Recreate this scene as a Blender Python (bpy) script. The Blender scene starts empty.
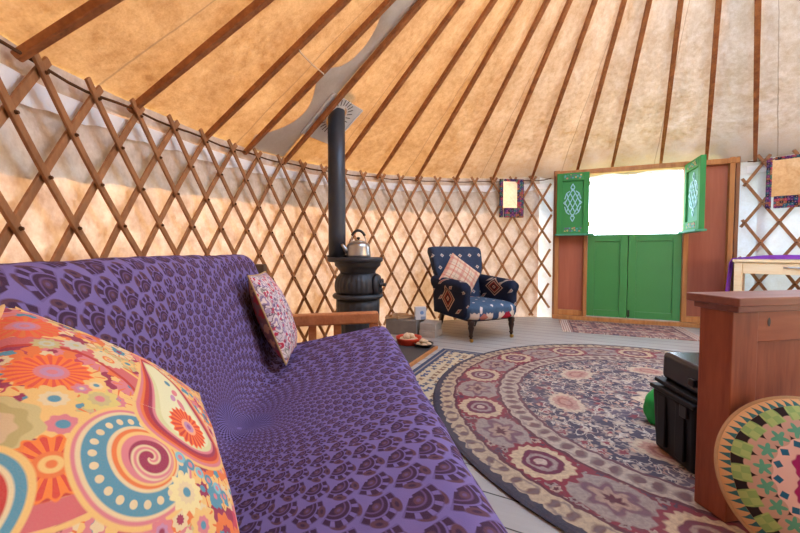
import bpy, bmesh, math, random
from math import sin, cos, pi, radians, sqrt, atan2, tan
from mathutils import Vector, Matrix
random.seed(7)
SC = bpy.context.scene
COL = SC.collection

# ------------------------------------------------------------------ node expressions
class G:
    """a material with a principled shader; helpers chain math nodes into patterns"""
    def __init__(s, name, rough=.8, spec=.3, metal=0.0):
        s.m = bpy.data.materials.new(name); s.m.use_nodes = True
        s.nt = s.m.node_tree; s.n = s.nt.nodes; s.n.clear()
        s.out = s.n.new('ShaderNodeOutputMaterial')
        s.b = s.n.new('ShaderNodeBsdfPrincipled')
        s.b.inputs['Roughness'].default_value = rough
        s.b.inputs['Specular IOR Level'].default_value = spec
        s.b.inputs['Metallic'].default_value = metal
        s.nt.links.new(s.b.outputs[0], s.out.inputs[0])
    def link(s, a, b): s.nt.links.new(a, b)
    def put(s, sock, v):
        if isinstance(v, V): s.link(v.k, sock)
        elif isinstance(v, bpy.types.NodeSocket): s.link(v, sock)
        else: sock.default_value = v
    def math(s, op, *a, clamp=False):
        n = s.n.new('ShaderNodeMath'); n.operation = op; n.use_clamp = clamp
        for i, x in enumerate(a): s.put(n.inputs[i], x)
        return V(s, n.outputs[0])
    def uv(s):
        n = s.n.new('ShaderNodeUVMap'); n.uv_map = 'UVMap'
        x = s.n.new('ShaderNodeSeparateXYZ'); s.link(n.outputs[0], x.inputs[0])
        return V(s, x.outputs[0]), V(s, x.outputs[1])
    def obj(s):
        n = s.n.new('ShaderNodeTexCoord')
        x = s.n.new('ShaderNodeSeparateXYZ'); s.link(n.outputs['Object'], x.inputs[0])
        return V(s, x.outputs[0]), V(s, x.outputs[1]), V(s, x.outputs[2])
    def vec(s, x, y, z=0.0):
        n = s.n.new('ShaderNodeCombineXYZ')
        for i, q in enumerate((x, y, z)): s.put(n.inputs[i], q)
        return n.outputs[0]
    def noise(s, vec, scale=5., detail=2., rough=.5):
        n = s.n.new('ShaderNodeTexNoise'); s.link(vec, n.inputs['Vector'])
        n.inputs['Scale'].default_value = scale; n.inputs['Detail'].default_value = detail
        n.inputs['Roughness'].default_value = rough
        return V(s, n.outputs[0])
    def vor(s, vec, scale=1., rnd=1., feature='F1'):
        n = s.n.new('ShaderNodeTexVoronoi'); n.voronoi_dimensions = '2D'; n.feature = feature
        s.link(vec, n.inputs['Vector']); n.inputs['Scale'].default_value = scale
        n.inputs['Randomness'].default_value = rnd
        return n
    def mix(s, f, a, b):
        n = s.n.new('ShaderNodeMix'); n.data_type = 'RGBA'
        s.put(n.inputs[0], f)
        for i, q in ((6, a), (7, b)):
            if isinstance(q, tuple): n.inputs[i].default_value = (*q, 1)
            else: s.link(q, n.inputs[i])
        return n.outputs[2]
    def ramp(s, f, stops, const=False):
        n = s.n.new('ShaderNodeValToRGB'); s.put(n.inputs[0], f); r = n.color_ramp
        if const: r.interpolation = 'CONSTANT'
        while len(r.elements) < len(stops): r.elements.new(.5)
        for e, (p, c) in zip(r.elements, stops): e.position = p; e.color = (*c, 1)
        return n.outputs[0]
    def col(s, c):
        if isinstance(c, tuple): s.b.inputs['Base Color'].default_value = (*c, 1)
        else: s.link(c, s.b.inputs['Base Color'])
        return s
    def bump(s, h, strength=.3, dist=.01):
        n = s.n.new('ShaderNodeBump'); n.inputs['Strength'].default_value = strength
        n.inputs['Distance'].default_value = dist
        s.put(n.inputs['Height'], h); s.link(n.outputs[0], s.b.inputs['Normal']); return s

class V:
    def __init__(s, g, k): s.g = g; s.k = k
    def __add__(s, o): return s.g.math('ADD', s, o)
    __radd__ = __add__
    def __sub__(s, o): return s.g.math('SUBTRACT', s, o)
    def __rsub__(s, o): return s.g.math('SUBTRACT', o, s)
    def __mul__(s, o): return s.g.math('MULTIPLY', s, o)
    __rmul__ = __mul__
    def __truediv__(s, o): return s.g.math('DIVIDE', s, o)
    def __neg__(s): return s.g.math('MULTIPLY', s, -1.0)
    def f(s): return s.g.math('FRACT', s)
    def fl(s): return s.g.math('FLOOR', s)
    def abs(s): return s.g.math('ABSOLUTE', s)
    def sin(s): return s.g.math('SINE', s)
    def cos(s): return s.g.math('COSINE', s)
    def sqrt(s): return s.g.math('SQRT', s)
    def lt(s, o, w=.02):      # soft "less than"
        return s.g.math('MULTIPLY_ADD', s.g.math('SUBTRACT', o, s), 1.0 / w, .5, clamp=True)
    def gt(s, o, w=.02):
        return s.g.math('MULTIPLY_ADD', s.g.math('SUBTRACT', s, o), 1.0 / w, .5, clamp=True)
    def band(s, a, b, w=.02): return s.gt(a, w) * s.lt(b, w)
    def mod(s, o): return s.g.math('FLOORED_MODULO', s, o)
    def ln(s): return s.g.math('LOGARITHM', s, math.e)

def hyp(a, b): return (a * a + b * b).sqrt()
def ang(y, x): return y.g.math('ARCTAN2', y, x)

def lin(r, g, b):
    def c(v):
        v /= 255.
        return v / 12.92 if v <= .04045 else ((v + .055) / 1.055) ** 2.4
    return (c(r), c(g), c(b))

# ------------------------------------------------------------------ meshes
class MB:
    def __init__(s): s.v = []; s.f = []; s.uv = []
    def quadgrid(s, P, closed_u=False, closed_v=False, uvs=None, flip=False):
        n = len(P); m = len(P[0]); o = len(s.v)
        for r in P: s.v += [tuple(q) for q in r]
        for i in range(n if closed_u else n - 1):
            for j in range(m if closed_v else m - 1):
                i2 = (i + 1) % n; j2 = (j + 1) % m
                q = [o + i * m + j, o + i2 * m + j, o + i2 * m + j2, o + i * m + j2]
                u = None
                if uvs: u = [uvs[i][j], uvs[i2][j], uvs[i2][j2], uvs[i][j2]]
                if flip:
                    q = q[::-1]; u = u[::-1] if u else None
                s.f.append(q); s.uv.append(u)
        return o
    def cap(s, ids):
        s.f.append(list(ids)); s.uv.append(None)
    def box(s, c, d, R=None):
        """c centre, d full size, R 3x3 rotation"""
        o = len(s.v); c = Vector(c)
        for x in (-.5, .5):
            for y in (-.5, .5):
                for z in (-.5, .5):
                    p = Vector((x * d[0], y * d[1], z * d[2]))
                    if R is not None: p = R @ p
                    s.v.append(tuple(c + p))
        for q in ((0, 1, 3, 2), (4, 6, 7, 5), (0, 4, 5, 1), (2, 3, 7, 6), (0, 2, 6, 4), (1, 5, 7, 3)):
            s.f.append([o + k for k in q]); s.uv.append(None)
        return s
    def beam(s, pts, ups, w, h):
        """rectangular bar along pts; h measured along ups, w across"""
        rows = []
        for i, p in enumerate(pts):
            p = Vector(p)
            a = Vector(pts[max(i - 1, 0)]); b = Vector(pts[min(i + 1, len(pts) - 1)])
            t = (b - a).normalized(); u = Vector(ups[i] if isinstance(ups, list) else ups)
            u = (u - t * u.dot(t)).normalized(); x = t.cross(u)
            ww = w[i] if isinstance(w, list) else w; hh = h[i] if isinstance(h, list) else h
            rows.append([p + x * ww / 2 + u * hh / 2, p - x * ww / 2 + u * hh / 2,
                         p - x * ww / 2 - u * hh / 2, p + x * ww / 2 - u * hh / 2])
        o = s.quadgrid(rows, closed_v=True)
        n = len(rows)
        s.cap([o + k for k in (0, 1, 2, 3)]); s.cap([o + (n - 1) * 4 + k for k in (3, 2, 1, 0)])
        return s
    def tube(s, pts, r, seg=12, caps=True):
        rows = []; prev = None
        for i, p in enumerate(pts):
            p = Vector(p)
            a = Vector(pts[max(i - 1, 0)]); b = Vector(pts[min(i + 1, len(pts) - 1)])
            t = (b - a).normalized()
            if prev is None:
                prev = Vector((0, 0, 1)) if abs(t.z) < .9 else Vector((1, 0, 0))
            x = (prev - t * prev.dot(t)).normalized(); prev = x; y = t.cross(x)
            rr = r[i] if isinstance(r, list) else r
            rows.append([p + (x * cos(k * 2 * pi / seg) + y * sin(k * 2 * pi / seg)) * rr for k in range(seg)])
        o = s.quadgrid(rows, closed_v=True)
        if caps:
            n = len(rows)
            s.cap([o + k for k in range(seg)][::-1]); s.cap([o + (n - 1) * seg + k for k in range(seg)])
        return s
    def lathe(s, prof, seg=32, c=(0, 0, 0), R=None, flute=None):
        rows = []; c = Vector(c)
        for i, (r, z) in enumerate(prof):
            row = []
            for k in range(seg):
                a = 2 * pi * k / seg; rr = max(r, 1e-5)
                if flute: rr *= 1 + flute(i, a)
                p = Vector((rr * cos(a), rr * sin(a), z))
                if R is not None: p = R @ p
                row.append(c + p)
            rows.append(row)
        o = s.quadgrid(rows, closed_v=True)
        n = len(rows)
        s.cap([o + k for k in range(seg)][::-1]); s.cap([o + (n - 1) * seg + k for k in range(seg)])
        return s
    def prism(s, poly, y0, y1, f=None):
        """poly (x,z) extruded along y; f maps a point"""
        o = len(s.v); n = len(poly)
        for y in (y0, y1):
            for (x, z) in poly:
                p = Vector((x, y, z)); s.v.append(tuple(f(p) if f else p))
        for i in range(n):
            j = (i + 1) % n
            s.f.append([o + i, o + j, o + n + j, o + n + i]); s.uv.append(None)
        s.cap([o + i for i in range(n)][::-1]); s.cap([o + n + i for i in range(n)])
        return s
    def xf(s, M, start=0):
        s.v[start:] = [tuple(M @ Vector(p)) for p in s.v[start:]]; return s
    def build(s, name, mat, parent=None, smooth=False, bevel=0, sub=0, solid=0, inv=None, loc=None, seg=2):
        vs = s.v
        if inv is not None: vs = [tuple(inv @ Vector(p)) for p in vs]
        if loc is not None: vs = [tuple(Vector(p) - Vector(loc)) for p in vs]
        me = bpy.data.meshes.new(name); me.from_pydata(vs, [], s.f)
        if any(u for u in s.uv):
            l = me.uv_layers.new(name='UVMap'); k = 0
            for fi, f in enumerate(s.f):
                for c in range(len(f)):
                    if s.uv[fi]: l.data[k].uv = s.uv[fi][c]
                    k += 1
        bm = bmesh.new(); bm.from_mesh(me)
        bmesh.ops.recalc_face_normals(bm, faces=bm.faces[:]); bm.to_mesh(me); bm.free()
        if smooth: me.polygons.foreach_set('use_smooth', [True] * len(me.polygons))
        me.materials.append(mat.m if isinstance(mat, G) else mat)
        o = bpy.data.objects.new(name, me); COL.objects.link(o)
        if parent is not None: o.parent = parent
        if loc is not None: o.location = loc
        if solid:
            q = o.modifiers.new('s', 'SOLIDIFY'); q.thickness = solid; q.offset = 0
        if bevel:
            q = o.modifiers.new('b', 'BEVEL'); q.width = bevel; q.segments = seg; q.limit_method = 'ANGLE'
            if not smooth:
                me.polygons.foreach_set('use_smooth', [True] * len(me.polygons))
                q.harden_normals = True
        if sub:
            q = o.modifiers.new('d', 'SUBSURF'); q.levels = sub; q.render_levels = sub
        return o

def tag(o, label, cat, group=None):
    o['label'] = label; o['category'] = cat
    if group: o['group'] = group
    return o
def struct(o): o['kind'] = 'structure'; return o
def stuff(o): o['kind'] = 'stuff'; return o
def thing(name, label, cat, loc, rz=0, group=None, M=None):
    o = bpy.data.objects.new(name, None); COL.objects.link(o)
    o.empty_display_size = .1
    if M is not None: o.matrix_world = M
    else: o.location = loc; o.rotation_euler = (0, 0, rz)
    return tag(o, label, cat, group)
def inv_of(loc, rz=0): return (Matrix.Translation(loc) @ Matrix.Rotation(rz, 4, 'Z')).inverted()

# ------------------------------------------------------------------ the yurt's measures (metres)
CX, CY, R = 1.802, 1.841, 3.051
HC = .88
APEX = 4.08
CROWN_R = .75
def sstep(a, b, x):
    t = max(0., min(1., (x - a) / (b - a))); return t * t * (3 - 2 * t)
def eave(th):       # height of the wall top; rises towards the door frame
    z = HC + .815 * (1 + .1572 * sin(th) + .1835 * cos(th))
    z -= .045 * sstep(-1.5, -1.82, th)
    return z + .05 * sstep(.02, .16, th) * (1 - sstep(.62, .76, th))
def on(th, r, z): return Vector((CX + r * sin(th), CY + r * cos(th), z))
def outward(th): return Vector((sin(th), cos(th), 0))

# ------------------------------------------------------------------ plain materials
def wood(name, base, dark, scale=18., rough=.55, stretch=(1, 1, .08), bump=.15, spec=.35):
    g = G(name, rough, spec); x, y, z = g.obj()
    v = g.vec(x * stretch[0], y * stretch[1], z * stretch[2])
    n = g.noise(v, scale, 4, .6)
    n2 = g.noise(v, scale * 5, 2, .5)
    c = g.mix((n * .75 + n2 * .25).gt(.5, .35), dark, base)
    g.col(c); g.bump(n2, bump, .004); return g
def plain(name, c, rough=.6, spec=.4, metal=0., var=.12, scale=12.):
    g = G(name, rough, spec, metal); x, y, z = g.obj()
    n = g.noise(g.vec(x, y, z), scale, 3)
    g.col(g.mix(n, tuple(k * (1 - var) for k in c), tuple(min(1, k * (1 + var)) for k in c))); return g
def fabric(name, c, rough=.9, scale=300.):
    g = G(name, rough, .15); x, y, z = g.obj()
    n = g.noise(g.vec(x, y, z), scale, 1)
    n2 = g.noise(g.vec(x, y, z), 9, 2)
    g.col(g.mix(n * .5 + n2 * .5, tuple(k * .8 for k in c), tuple(min(1, k * 1.15) for k in c)))
    g.bump(n, .25, .002); return g
M_POLE = wood('pole_wood', lin(168, 108, 62), lin(122, 72, 40), 14, .5, (1, 1, 1), .1)
M_LATH = wood('lath_wood', lin(172, 122, 80), lin(136, 90, 56), 16, .6, (1, 1, .5), .1)
M_PINE = wood('pine_red_stain', lin(164, 92, 62), lin(122, 60, 40), 16, .45, (1, 1, .12), .08)
M_PANEL = wood('brown_panel_wood', lin(176, 104, 78), lin(154, 84, 62), 9, .5, (1, 1, .07), .08)
M_FRAME = wood('honey_frame_wood', lin(196, 138, 82), lin(158, 102, 56), 14, .5, (1, 1, .1), .08)
M_FRAMED = wood('dark_frame_wood', lin(150, 100, 66), lin(110, 72, 46), 14, .5, (1, 1, .1), .08)
M_ARM = wood('sofa_wood', lin(200, 132, 84), lin(164, 98, 58), 14, .42, (.2, 1, 1), .08)
M_CREAM = wood('cream_pine', lin(250, 232, 196), lin(238, 212, 166), 12, .45, (.15, 1, 1), .05)
M_POST = wood('grey_brown_wood', lin(96, 76, 58), lin(66, 52, 40), 14, .7, (1, 1, .1), .1)
M_DARKLEG = wood('dark_leg_wood', lin(62, 38, 28), lin(36, 22, 18), 20, .35, (1, 1, .2), .05)
M_IRON = plain('cast_iron', lin(52, 54, 60), .5, .5, .3)
M_PIPE = plain('flue_pipe_enamel', lin(58, 64, 74), .45, .5, .4)
M_STEEL = plain('kettle_steel', lin(176, 178, 182), .32, .5, 1.)
M_ALU = plain('aluminium_plate', lin(226, 228, 230), .35, .5, .25)
M_BLACKPL = plain('black_plastic', lin(20, 19, 22), .5, .3)
M_BLACK = plain('black_knob', lin(20, 18, 18), .35, .5)
M_BRASS = plain('brass', lin(176, 136, 70), .3, .5, 1.)
M_GREY = plain('grey_stone', lin(128, 120, 112), .8, .2, 0, .2, 20)
M_SLATE = plain('dark_slate', lin(66, 64, 64), .65, .4, 0, .2, 12)
M_PURPLE = fabric('purple_cloth', lin(140, 70, 190))
M_WHITE = plain('white_card', lin(214, 212, 208), .8, .2)
M_ROPE = fabric('dark_rope', lin(92, 62, 40))
M_STRING = fabric('white_string', lin(214, 200, 180))
M_MIRROR = plain('mirror_glass', (.88, .88, .88), .02, .5, 1., 0.)

def canvas(name, refl, trans, wt, blotch=.25, fine=2.2, seams=False, amber=None):
    """woven sheet: part of the light comes back, part comes through"""
    g = G(name); g.n.remove(g.b)
    x, y, z = g.obj()
    v = g.vec(x, y, z)
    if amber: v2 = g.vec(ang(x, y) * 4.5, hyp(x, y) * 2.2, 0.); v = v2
    n = g.noise(v, fine, 5, .6); n2 = g.noise(v, fine * 4.5, 4, .65); n3 = g.noise(v, 55, 2, .6)
    k = (n * .35 + n2 * .45 + n3 * .2).gt(.5, .26)
    def spread(c, b): return tuple(q * f for q, f in zip(c, (1 - b, 1 - b * 1.25, 1 - b * 1.6)))
    tr = g.mix(k, spread(trans, blotch), trans); rf = g.mix(k, spread(refl, blotch * .4), refl)
    if amber:                       # cloth turns amber towards the left of the roof, uneven by panel
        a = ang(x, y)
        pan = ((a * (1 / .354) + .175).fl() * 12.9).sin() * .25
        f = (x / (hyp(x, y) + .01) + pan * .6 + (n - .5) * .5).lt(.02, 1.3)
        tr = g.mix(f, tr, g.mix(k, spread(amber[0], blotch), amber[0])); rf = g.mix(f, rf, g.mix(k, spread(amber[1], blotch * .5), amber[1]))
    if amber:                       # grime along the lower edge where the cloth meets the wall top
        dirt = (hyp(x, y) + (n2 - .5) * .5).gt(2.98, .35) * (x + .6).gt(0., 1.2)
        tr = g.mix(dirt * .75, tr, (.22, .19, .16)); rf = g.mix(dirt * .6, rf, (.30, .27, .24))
    if seams:
        a = ang(x, y)
        s = ((a * (1 / .177) + .35 + n * .06).mod(2.0) - 1.0).abs().lt(.010, .010)
        tr = g.mix(s * .6, tr, (.2, .14, .08)); rf = g.mix(s * .6, rf, (.30, .24, .18))
    d = g.n.new('ShaderNodeBsdfDiffuse'); t = g.n.new('ShaderNodeBsdfTranslucent')
    g.link(rf, d.inputs[0]); g.link(tr, t.inputs[0])
    m = g.n.new('ShaderNodeMixShader'); m.inputs[0].default_value = wt
    g.link(d.outputs[0], m.inputs[1]); g.link(t.outputs[0], m.inputs[2])
    bp = g.n.new('ShaderNodeBump'); bp.inputs['Strength'].default_value = .25; bp.inputs['Distance'].default_value = .02
    g.put(bp.inputs['Height'], n2); g.link(bp.outputs[0], d.inputs['Normal'])
    g.link(m.outputs[0], g.out.inputs[0])
    return g
# ------------------------------------------------------------------ canvas shell, floor, ground
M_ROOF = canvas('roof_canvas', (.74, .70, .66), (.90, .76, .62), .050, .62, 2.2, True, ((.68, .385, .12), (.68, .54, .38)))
M_WALL = canvas('wall_canvas', (.72, .655, .61), (.88, .71, .55), .060, .66, 3.0)
M_WALLR = canvas('skylit_wall_cloth', (.80, .80, .80), (.84, .90, .96), .13, .25, 2.6)  # bluish copy of the wall canvas, skylight put into its colour
M_FLAP = canvas('outer_flap_canvas', (.60, .56, .52), (.60, .54, .48), .10, .2, 2.0)
M_WHITEBAND = canvas('white_hem_cloth', (.92, .93, .95), (.86, .88, .92), .12, .1, 6.)
M_ENDFLAP = canvas('end_flap_cloth', (.80, .82, .86), (.80, .88, .96), .10, .25, 5.)
D0, D1 = .078, .722           # the door frame's angles
def roof_pt(th, t, dz=0.):
    """t 0 at the wall, 1 at the crown ring, negative on the overhang"""
    ze = eave(th) + .05
    r = R + .02 + (CROWN_R - R) * t
    return on(th, r, ze + (APEX - ze) * (1 - CROWN_R / R) * t + dz)
TH_BASE = [-1.803, -1.612, -1.424, -1.291, -1.146, -.932, -.74, -.555, -.369, -.195, -.018, .172, .308, .482, .626, .762]
TH_CROWN = [-1.79, -1.602, -1.438, -1.208, -1.115, -.972, -.771, -.637, -.456, -.34, -.193, -.011, .147, .285, .514, .704]
extra_th = [-1.791 - .178 * k for k in range(1, 10)] + [.762 + .177 * k for k in range(1, 11)]
ALL_TH = sorted(TH_BASE + extra_th)
def sag(th):
    for a, b in zip(ALL_TH, ALL_TH[1:]):
        if a <= th <= b:
            u = (th - a) / (b - a); return 4 * u * (1 - u)
    return 0
mb = MB(); rows = []
NT = 264
for i in range(NT):
    th = -pi + 2 * pi * i / NT
    row = []
    sg = sag(th)
    dn = sstep(.0, .1, th) * (1 - sstep(.8, 1., th))
    for j in range(25):
        t = -.035 + .80 * j / 24  # cloth stops well short of the crown: unseen opening added to let daylight in
        s = -.022 * sg * sin(pi * min(1, max(0, t))) - .05 * sg * dn * (1 - sstep(0., .12, t))
        row.append(roof_pt(th, t, s + .012 + .004 * sin(th * 31 + j)))
    rows.append(row)
mb.quadgrid(rows, closed_u=True)
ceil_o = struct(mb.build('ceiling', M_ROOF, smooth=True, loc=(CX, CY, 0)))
# the outer skirt that hangs down over the walls, and the grey scalloped panel beside the flue
mb = MB(); rows = []
for i in range(241):
    th = -pi + 2 * pi * i / 240
    wv = .012 * sin(i * 1.7)
    zt = roof_pt(th, -.035)[2]
    drop = .27 * (1 - (1 if D0 - .03 < th < D1 + .03 else 0) * .85)
    rows.append([on(th, R + .13, zt + .02), on(th, R + .15 + wv, zt - drop * .5), on(th, R + .16 + wv, zt - drop)])
mb.quadgrid(rows)
struct(mb.build('trim_3', M_FLAP, smooth=True, loc=(CX, CY, 0)))
def pole_th(i, t):
    a = on(TH_BASE[i], R - .03, 0); b = on(TH_CROWN[i], CROWN_R, 0); p = a + (b - a) * t
    return atan2(p.x - CX, p.y - CY)
M_PATCH = canvas('grey_patch_cloth', (.56, .52, .47), (.60, .54, .48), .03, .3, 2.4)
mb = MB(); rows = []
for j in range(97):
    t = .0 + .76 * j / 96
    a0 = pole_th(3, t) + .006 + .085 * abs(sin(pi * (t - .04) / .215)) ** .8 * (1 if t > .04 else .2); a1 = pole_th(4, t) + .004
    a0 = min(a0, a1 - .02)
    rows.append([roof_pt(a0 + (a1 - a0) * k / 6, t, -.004 - .02 * sin(pi * k / 6) * sin(pi * t)) for k in range(7)])
mb.quadgrid(rows)
struct(mb.build('trim_4', M_PATCH, smooth=True, loc=(CX, CY, 0)))

def wall_sheet(name, a0, a1, mat, r=R + .035, z0=-.01, top=.042, n=None, wav=.006):
    mb = MB(); rows = []; n = n or int(abs(a1 - a0) / .02) + 1
    for i in range(n + 1):
        th = a0 + (a1 - a0) * i / n
        zt = eave(th) + top
        rows.append([on(th, r + wav * sin(th * 37 + k * .9), z0 + (zt - z0) * k / 12) for k in range(13)])
    mb.quadgrid(rows)
    return struct(mb.build(name, mat, smooth=True, loc=(CX, CY, 0)))
wall_sheet('wall_left', -pi, D0 - .055, M_WALL)
wall_sheet('wall_right', D1 + .05, pi, M_WALLR)
wall_sheet('trim_5', D0 - .075, D0 + .02, M_ENDFLAP, R + .06, n=10, wav=.012)
wall_sheet('trim_6', D1 - .02, D1 + .075, M_ENDFLAP, R + .06, n=10, wav=.012)
def band(name, a0, a1, mat, r, zt, zb):
    mb = MB(); rows = []; n = int((a1 - a0) / .02)
    for i in range(n + 1):
        th = a0 + (a1 - a0) * i / n; e = eave(th)
        w = .008 * sin(th * 71) + .006 * sin(th * 33)
        rows.append([on(th, r + .004 * sin(th * 60 + k), e + (zt + (zb + w - zt) * k / 2)) for k in range(3)])
    mb.quadgrid(rows)
    return struct(mb.build(name, mat, smooth=True, loc=(CX, CY, 0)))
band('trim_1', -2.6, D0 - .02, M_WHITEBAND, R + .018, -.055, -.135)
band('trim_2', D1 + .02, 2.6, M_WHITEBAND, R + .018, -.055, -.135)

g = G('floor_boards', .5, .4); x, y, z = g.obj()
a_ = radians(-26.5); u = x * cos(a_) + y * sin(a_); v = y * cos(a_) - x * sin(a_)
pl = v * (1 / .145); row = pl.fl(); gap = (pl.f() - .5).abs().gt(.478, .014)
n = g.noise(g.vec(u * .35 + row * 3.1, v * 3.2, row), 5, 5, .65); n2 = g.noise(g.vec(u, v, row), 2.5, 3)
c = g.mix(n * .7 + n2 * .3, lin(136, 128, 120), lin(196, 190, 182))
c = g.mix(((row * .37).sin() * 43.7).f() * .35, c, lin(150, 144, 140))
c = g.mix(gap, c, lin(62, 56, 52)); g.col(c); g.bump(1.0 - gap, .4, .006)
mb = MB(); ring = [on(2 * pi * k / 96, R + .03, 0) for k in range(96)]
mb.v = [tuple(p) for p in ring] + [tuple(p - Vector((0, 0, .05))) for p in ring]
mb.cap(range(96)[::-1]); mb.cap(range(96, 192))
for k in range(96): mb.cap([k, (k + 1) % 96, 96 + (k + 1) % 96, 96 + k])
struct(mb.build('floor', g))
g = G('grass_ground', .9, .1); x, y, z = g.obj(); n = g.noise(g.vec(x, y, z), 3, 4)
g.col(g.mix(n, lin(90, 110, 60), lin(150, 156, 110)))
mb = MB(); mb.quadgrid([[(-40, -40, -.06), (-40, 40, -.06)], [(40, -40, -.06), (40, 40, -.06)]]); struct(mb.build('ground', g))

# ------------------------------------------------------------------ roof poles
ORD = ['first', 'second', 'third', 'fourth', 'fifth', 'sixth', 'seventh', 'eighth', 'ninth', 'tenth', 'eleventh', 'twelfth',
       'thirteenth', 'fourteenth', 'fifteenth', 'sixteenth']
def pole(tb, tc):
    e = eave(tb)
    a = on(tb, R - .03, e + .015); ztop = e + (APEX - e) * (1 - CROWN_R / R)
    b = on(tc, CROWN_R, ztop)
    d = (b - a).normalized()
    a2 = a - d * .05
    up = Vector((0, 0, 1))
    mb = MB(); N = 6
    pts = [a2 + (b - a2) * k / N for k in range(N + 1)]
    mb.beam(pts, up, [.030, .038, .041, .041, .041, .041, .040], [.028, .034, .037, .037, .037, .037, .036])
    loc = a
    return mb.build('roof_pole', M_POLE, bevel=.006, loc=loc)
ROOF_P = []
side = ['over the purple sofa', 'over the purple sofa', 'over the purple sofa', 'left of the flue, along the grey patch',
        'just left of the black flue', 'just right of the black flue', 'above the wall right of the stove', 'above the wall left of the armchair',
        'above the blue armchair back', 'left of the small mirror', 'just right of the small mirror', 'above the left shutter',
        'above the left part of the door opening', 'above the right part of the door opening', 'meeting the open right shutter', 'right of the door, rightmost upright one']
for i, (tb, tc) in enumerate(zip(TH_BASE, TH_CROWN)):
    o = pole(tb, tc)
    tag(o, 'brown roof pole, %s from the left, %s' % (ORD[i], side[i]), 'roof pole', 'roof poles under the canvas'); ROOF_P.append(o)
for k in range(1, 6):
    tag(pole(.762 + .177 * k, .704 + .177 * k), 'brown roof pole beyond the right edge of the photo', 'roof pole', 'roof poles beyond the photo')
mb = MB(); a = Vector((-.592, 2.192, 2.10)); b = Vector((-.518, 2.525, 2.118))
mb.tube([a + Vector((0, 0, -.03)), a + Vector((.0, .02, -.034)), (a + b) / 2 + Vector((0, 0, -.042)), b + Vector((0, -.02, -.034)), b + Vector((0, 0, -.03))], .0045, 6)
tag(mb.build('string', M_STRING, smooth=True), 'white string tied across two roof poles above the sofa end', 'string')
# crown ring the poles run up to
mb = MB(); zc = APEX - (APEX - 1.7) * CROWN_R / R
mb.tube([on(2 * pi * k / 48, CROWN_R, zc + .03) for k in range(49)], .06, 10)
struct(mb.build('trim_7', M_POLE, smooth=True))
# rope that runs round the wall top
def rope(name, a0, a1, lab):
    mb = MB(); n = int((a1 - a0) / .03)
    mb.tube([on(a0 + (a1 - a0) * k / n, R - .012, eave(a0 + (a1 - a0) * k / n) - .012 - .006 * sin(k * 1.1)) for k in range(n + 1)], .006, 6)
    tag(mb.build(name, M_ROPE, smooth=True), lab, 'rope')
rope('eave_rope', -2.1, D0 - .01, 'thin dark rope along the wall top from sofa to left shutter')
rope('eave_rope', D1 + .02, 1.7, 'thin dark rope along the wall top right of the door')

# ------------------------------------------------------------------ lattice walls
COLW = .0886
def hrow(th): return .168 + (.218 - .168) * sstep(-1.75, -.4, th)
def lattice(name, a0, a1, label):
    loc = on((a0 + a1) / 2, R, 0)
    t = thing(name, label, 'lattice wall', loc); knots = MB()
    k0 = int((a0 + 1.785) / COLW) - 8; k1 = int((a1 + 1.785) / COLW) + 8
    for s in (1, -1):
        rr = R - .028 if s > 0 else R - .012
        for k in range(k0, k1 + 1):
            pts = []; ups = []
            j = -.38; last = False
            while True:
                th = -1.785 + COLW * k + s * COLW * .5 * j
                e = eave(th)
                z = e - .035 - j * hrow(th)
                if s < 0 and j < 0: z = e - .035 - j * hrow(th) * .9
                inside = a0 <= th <= a1
                if inside and z > .012:
                    pts.append(on(th, rr, z)); ups.append(outward(th))
                elif pts: break
                j += .19
                if z < 0 or j > 14: break
            if len(pts) < 3: continue
            mb = MB(); mb.beam(pts, ups, .030, .012)
            mb.build('lath', M_LATH, t, bevel=.003, seg=1, loc=None, inv=Matrix.Translation(loc).inverted())
    for k in range(k0, k1 + 1):
        for j in range(0, 12):
            th = -1.785 + COLW * k + COLW * .5 * j
            z = eave(th) - .035 - j * hrow(th)
            if a0 < th < a1 and z > .03:
                p = on(th, R - .036, z)
                knots.tube([p, p - outward(th) * .008], [.007, .005], 6)
    stuff(knots.build('cord_knots', M_ROPE, t, inv=Matrix.Translation(loc).inverted()))
    return t
lattice('lattice_wall', -2.15, D0 - .006, 'long brown wooden lattice wall curving behind sofa, stove and armchair')
lattice('lattice_wall', D1 + .006, 2.05, 'short brown wooden lattice wall right of the door, behind the desk')
# ------------------------------------------------------------------ door frame, leaves, shutters
DA = Vector((2.05, 4.88, 0)); DRZ = -.398
def dm(p): return Matrix.Translation(DA) @ Matrix.Rotation(DRZ, 4, 'Z') @ Vector(p)
M_GREEN = plain('green_gloss_paint', lin(66, 138, 74), .28, .5, 0, .07, 5)
M_GREENM = plain('green_matt_paint', lin(66, 140, 78), .65, .12, 0, .07, 5)
M_TEAL = plain('teal_green_paint', lin(84, 152, 120), .65, .12, 0, .1, 6)
M_LBLUE = plain('pale_blue_paint', lin(150, 205, 216), .5, .4, 0, .05)
def painted_border(name, base, dots):
    g = G(name, .7, .1); x, y, z = g.obj()
    n = g.vor(g.vec(x + y, z * 1.0), 34., .8)
    d = V(g, n.outputs['Distance']); r = g.n.new('ShaderNodeSeparateColor'); g.link(n.outputs['Color'], r.inputs[0]); r = V(g, r.outputs[0])
    c = g.mix(d.lt(.36, .08), base, g.ramp(r, dots, True)); return g.col(c)
M_BORDER = painted_border('painted_flower_border', lin(70, 140, 96), [(0, lin(196, 120, 110)), (.25, lin(90, 160, 160)), (.5, lin(190, 170, 110)), (.75, lin(110, 90, 130))])
door = bpy.data.objects.new('door_1', None); COL.objects.link(door); door.location = DA; door.rotation_euler = (0, 0, DRZ); struct(door)
def dpart(name, boxes, mat, bev=.006):
    mb = MB()
    for c, d in boxes: mb.box(c, d)
    return mb.build(name, mat, door, bevel=bev)
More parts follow.
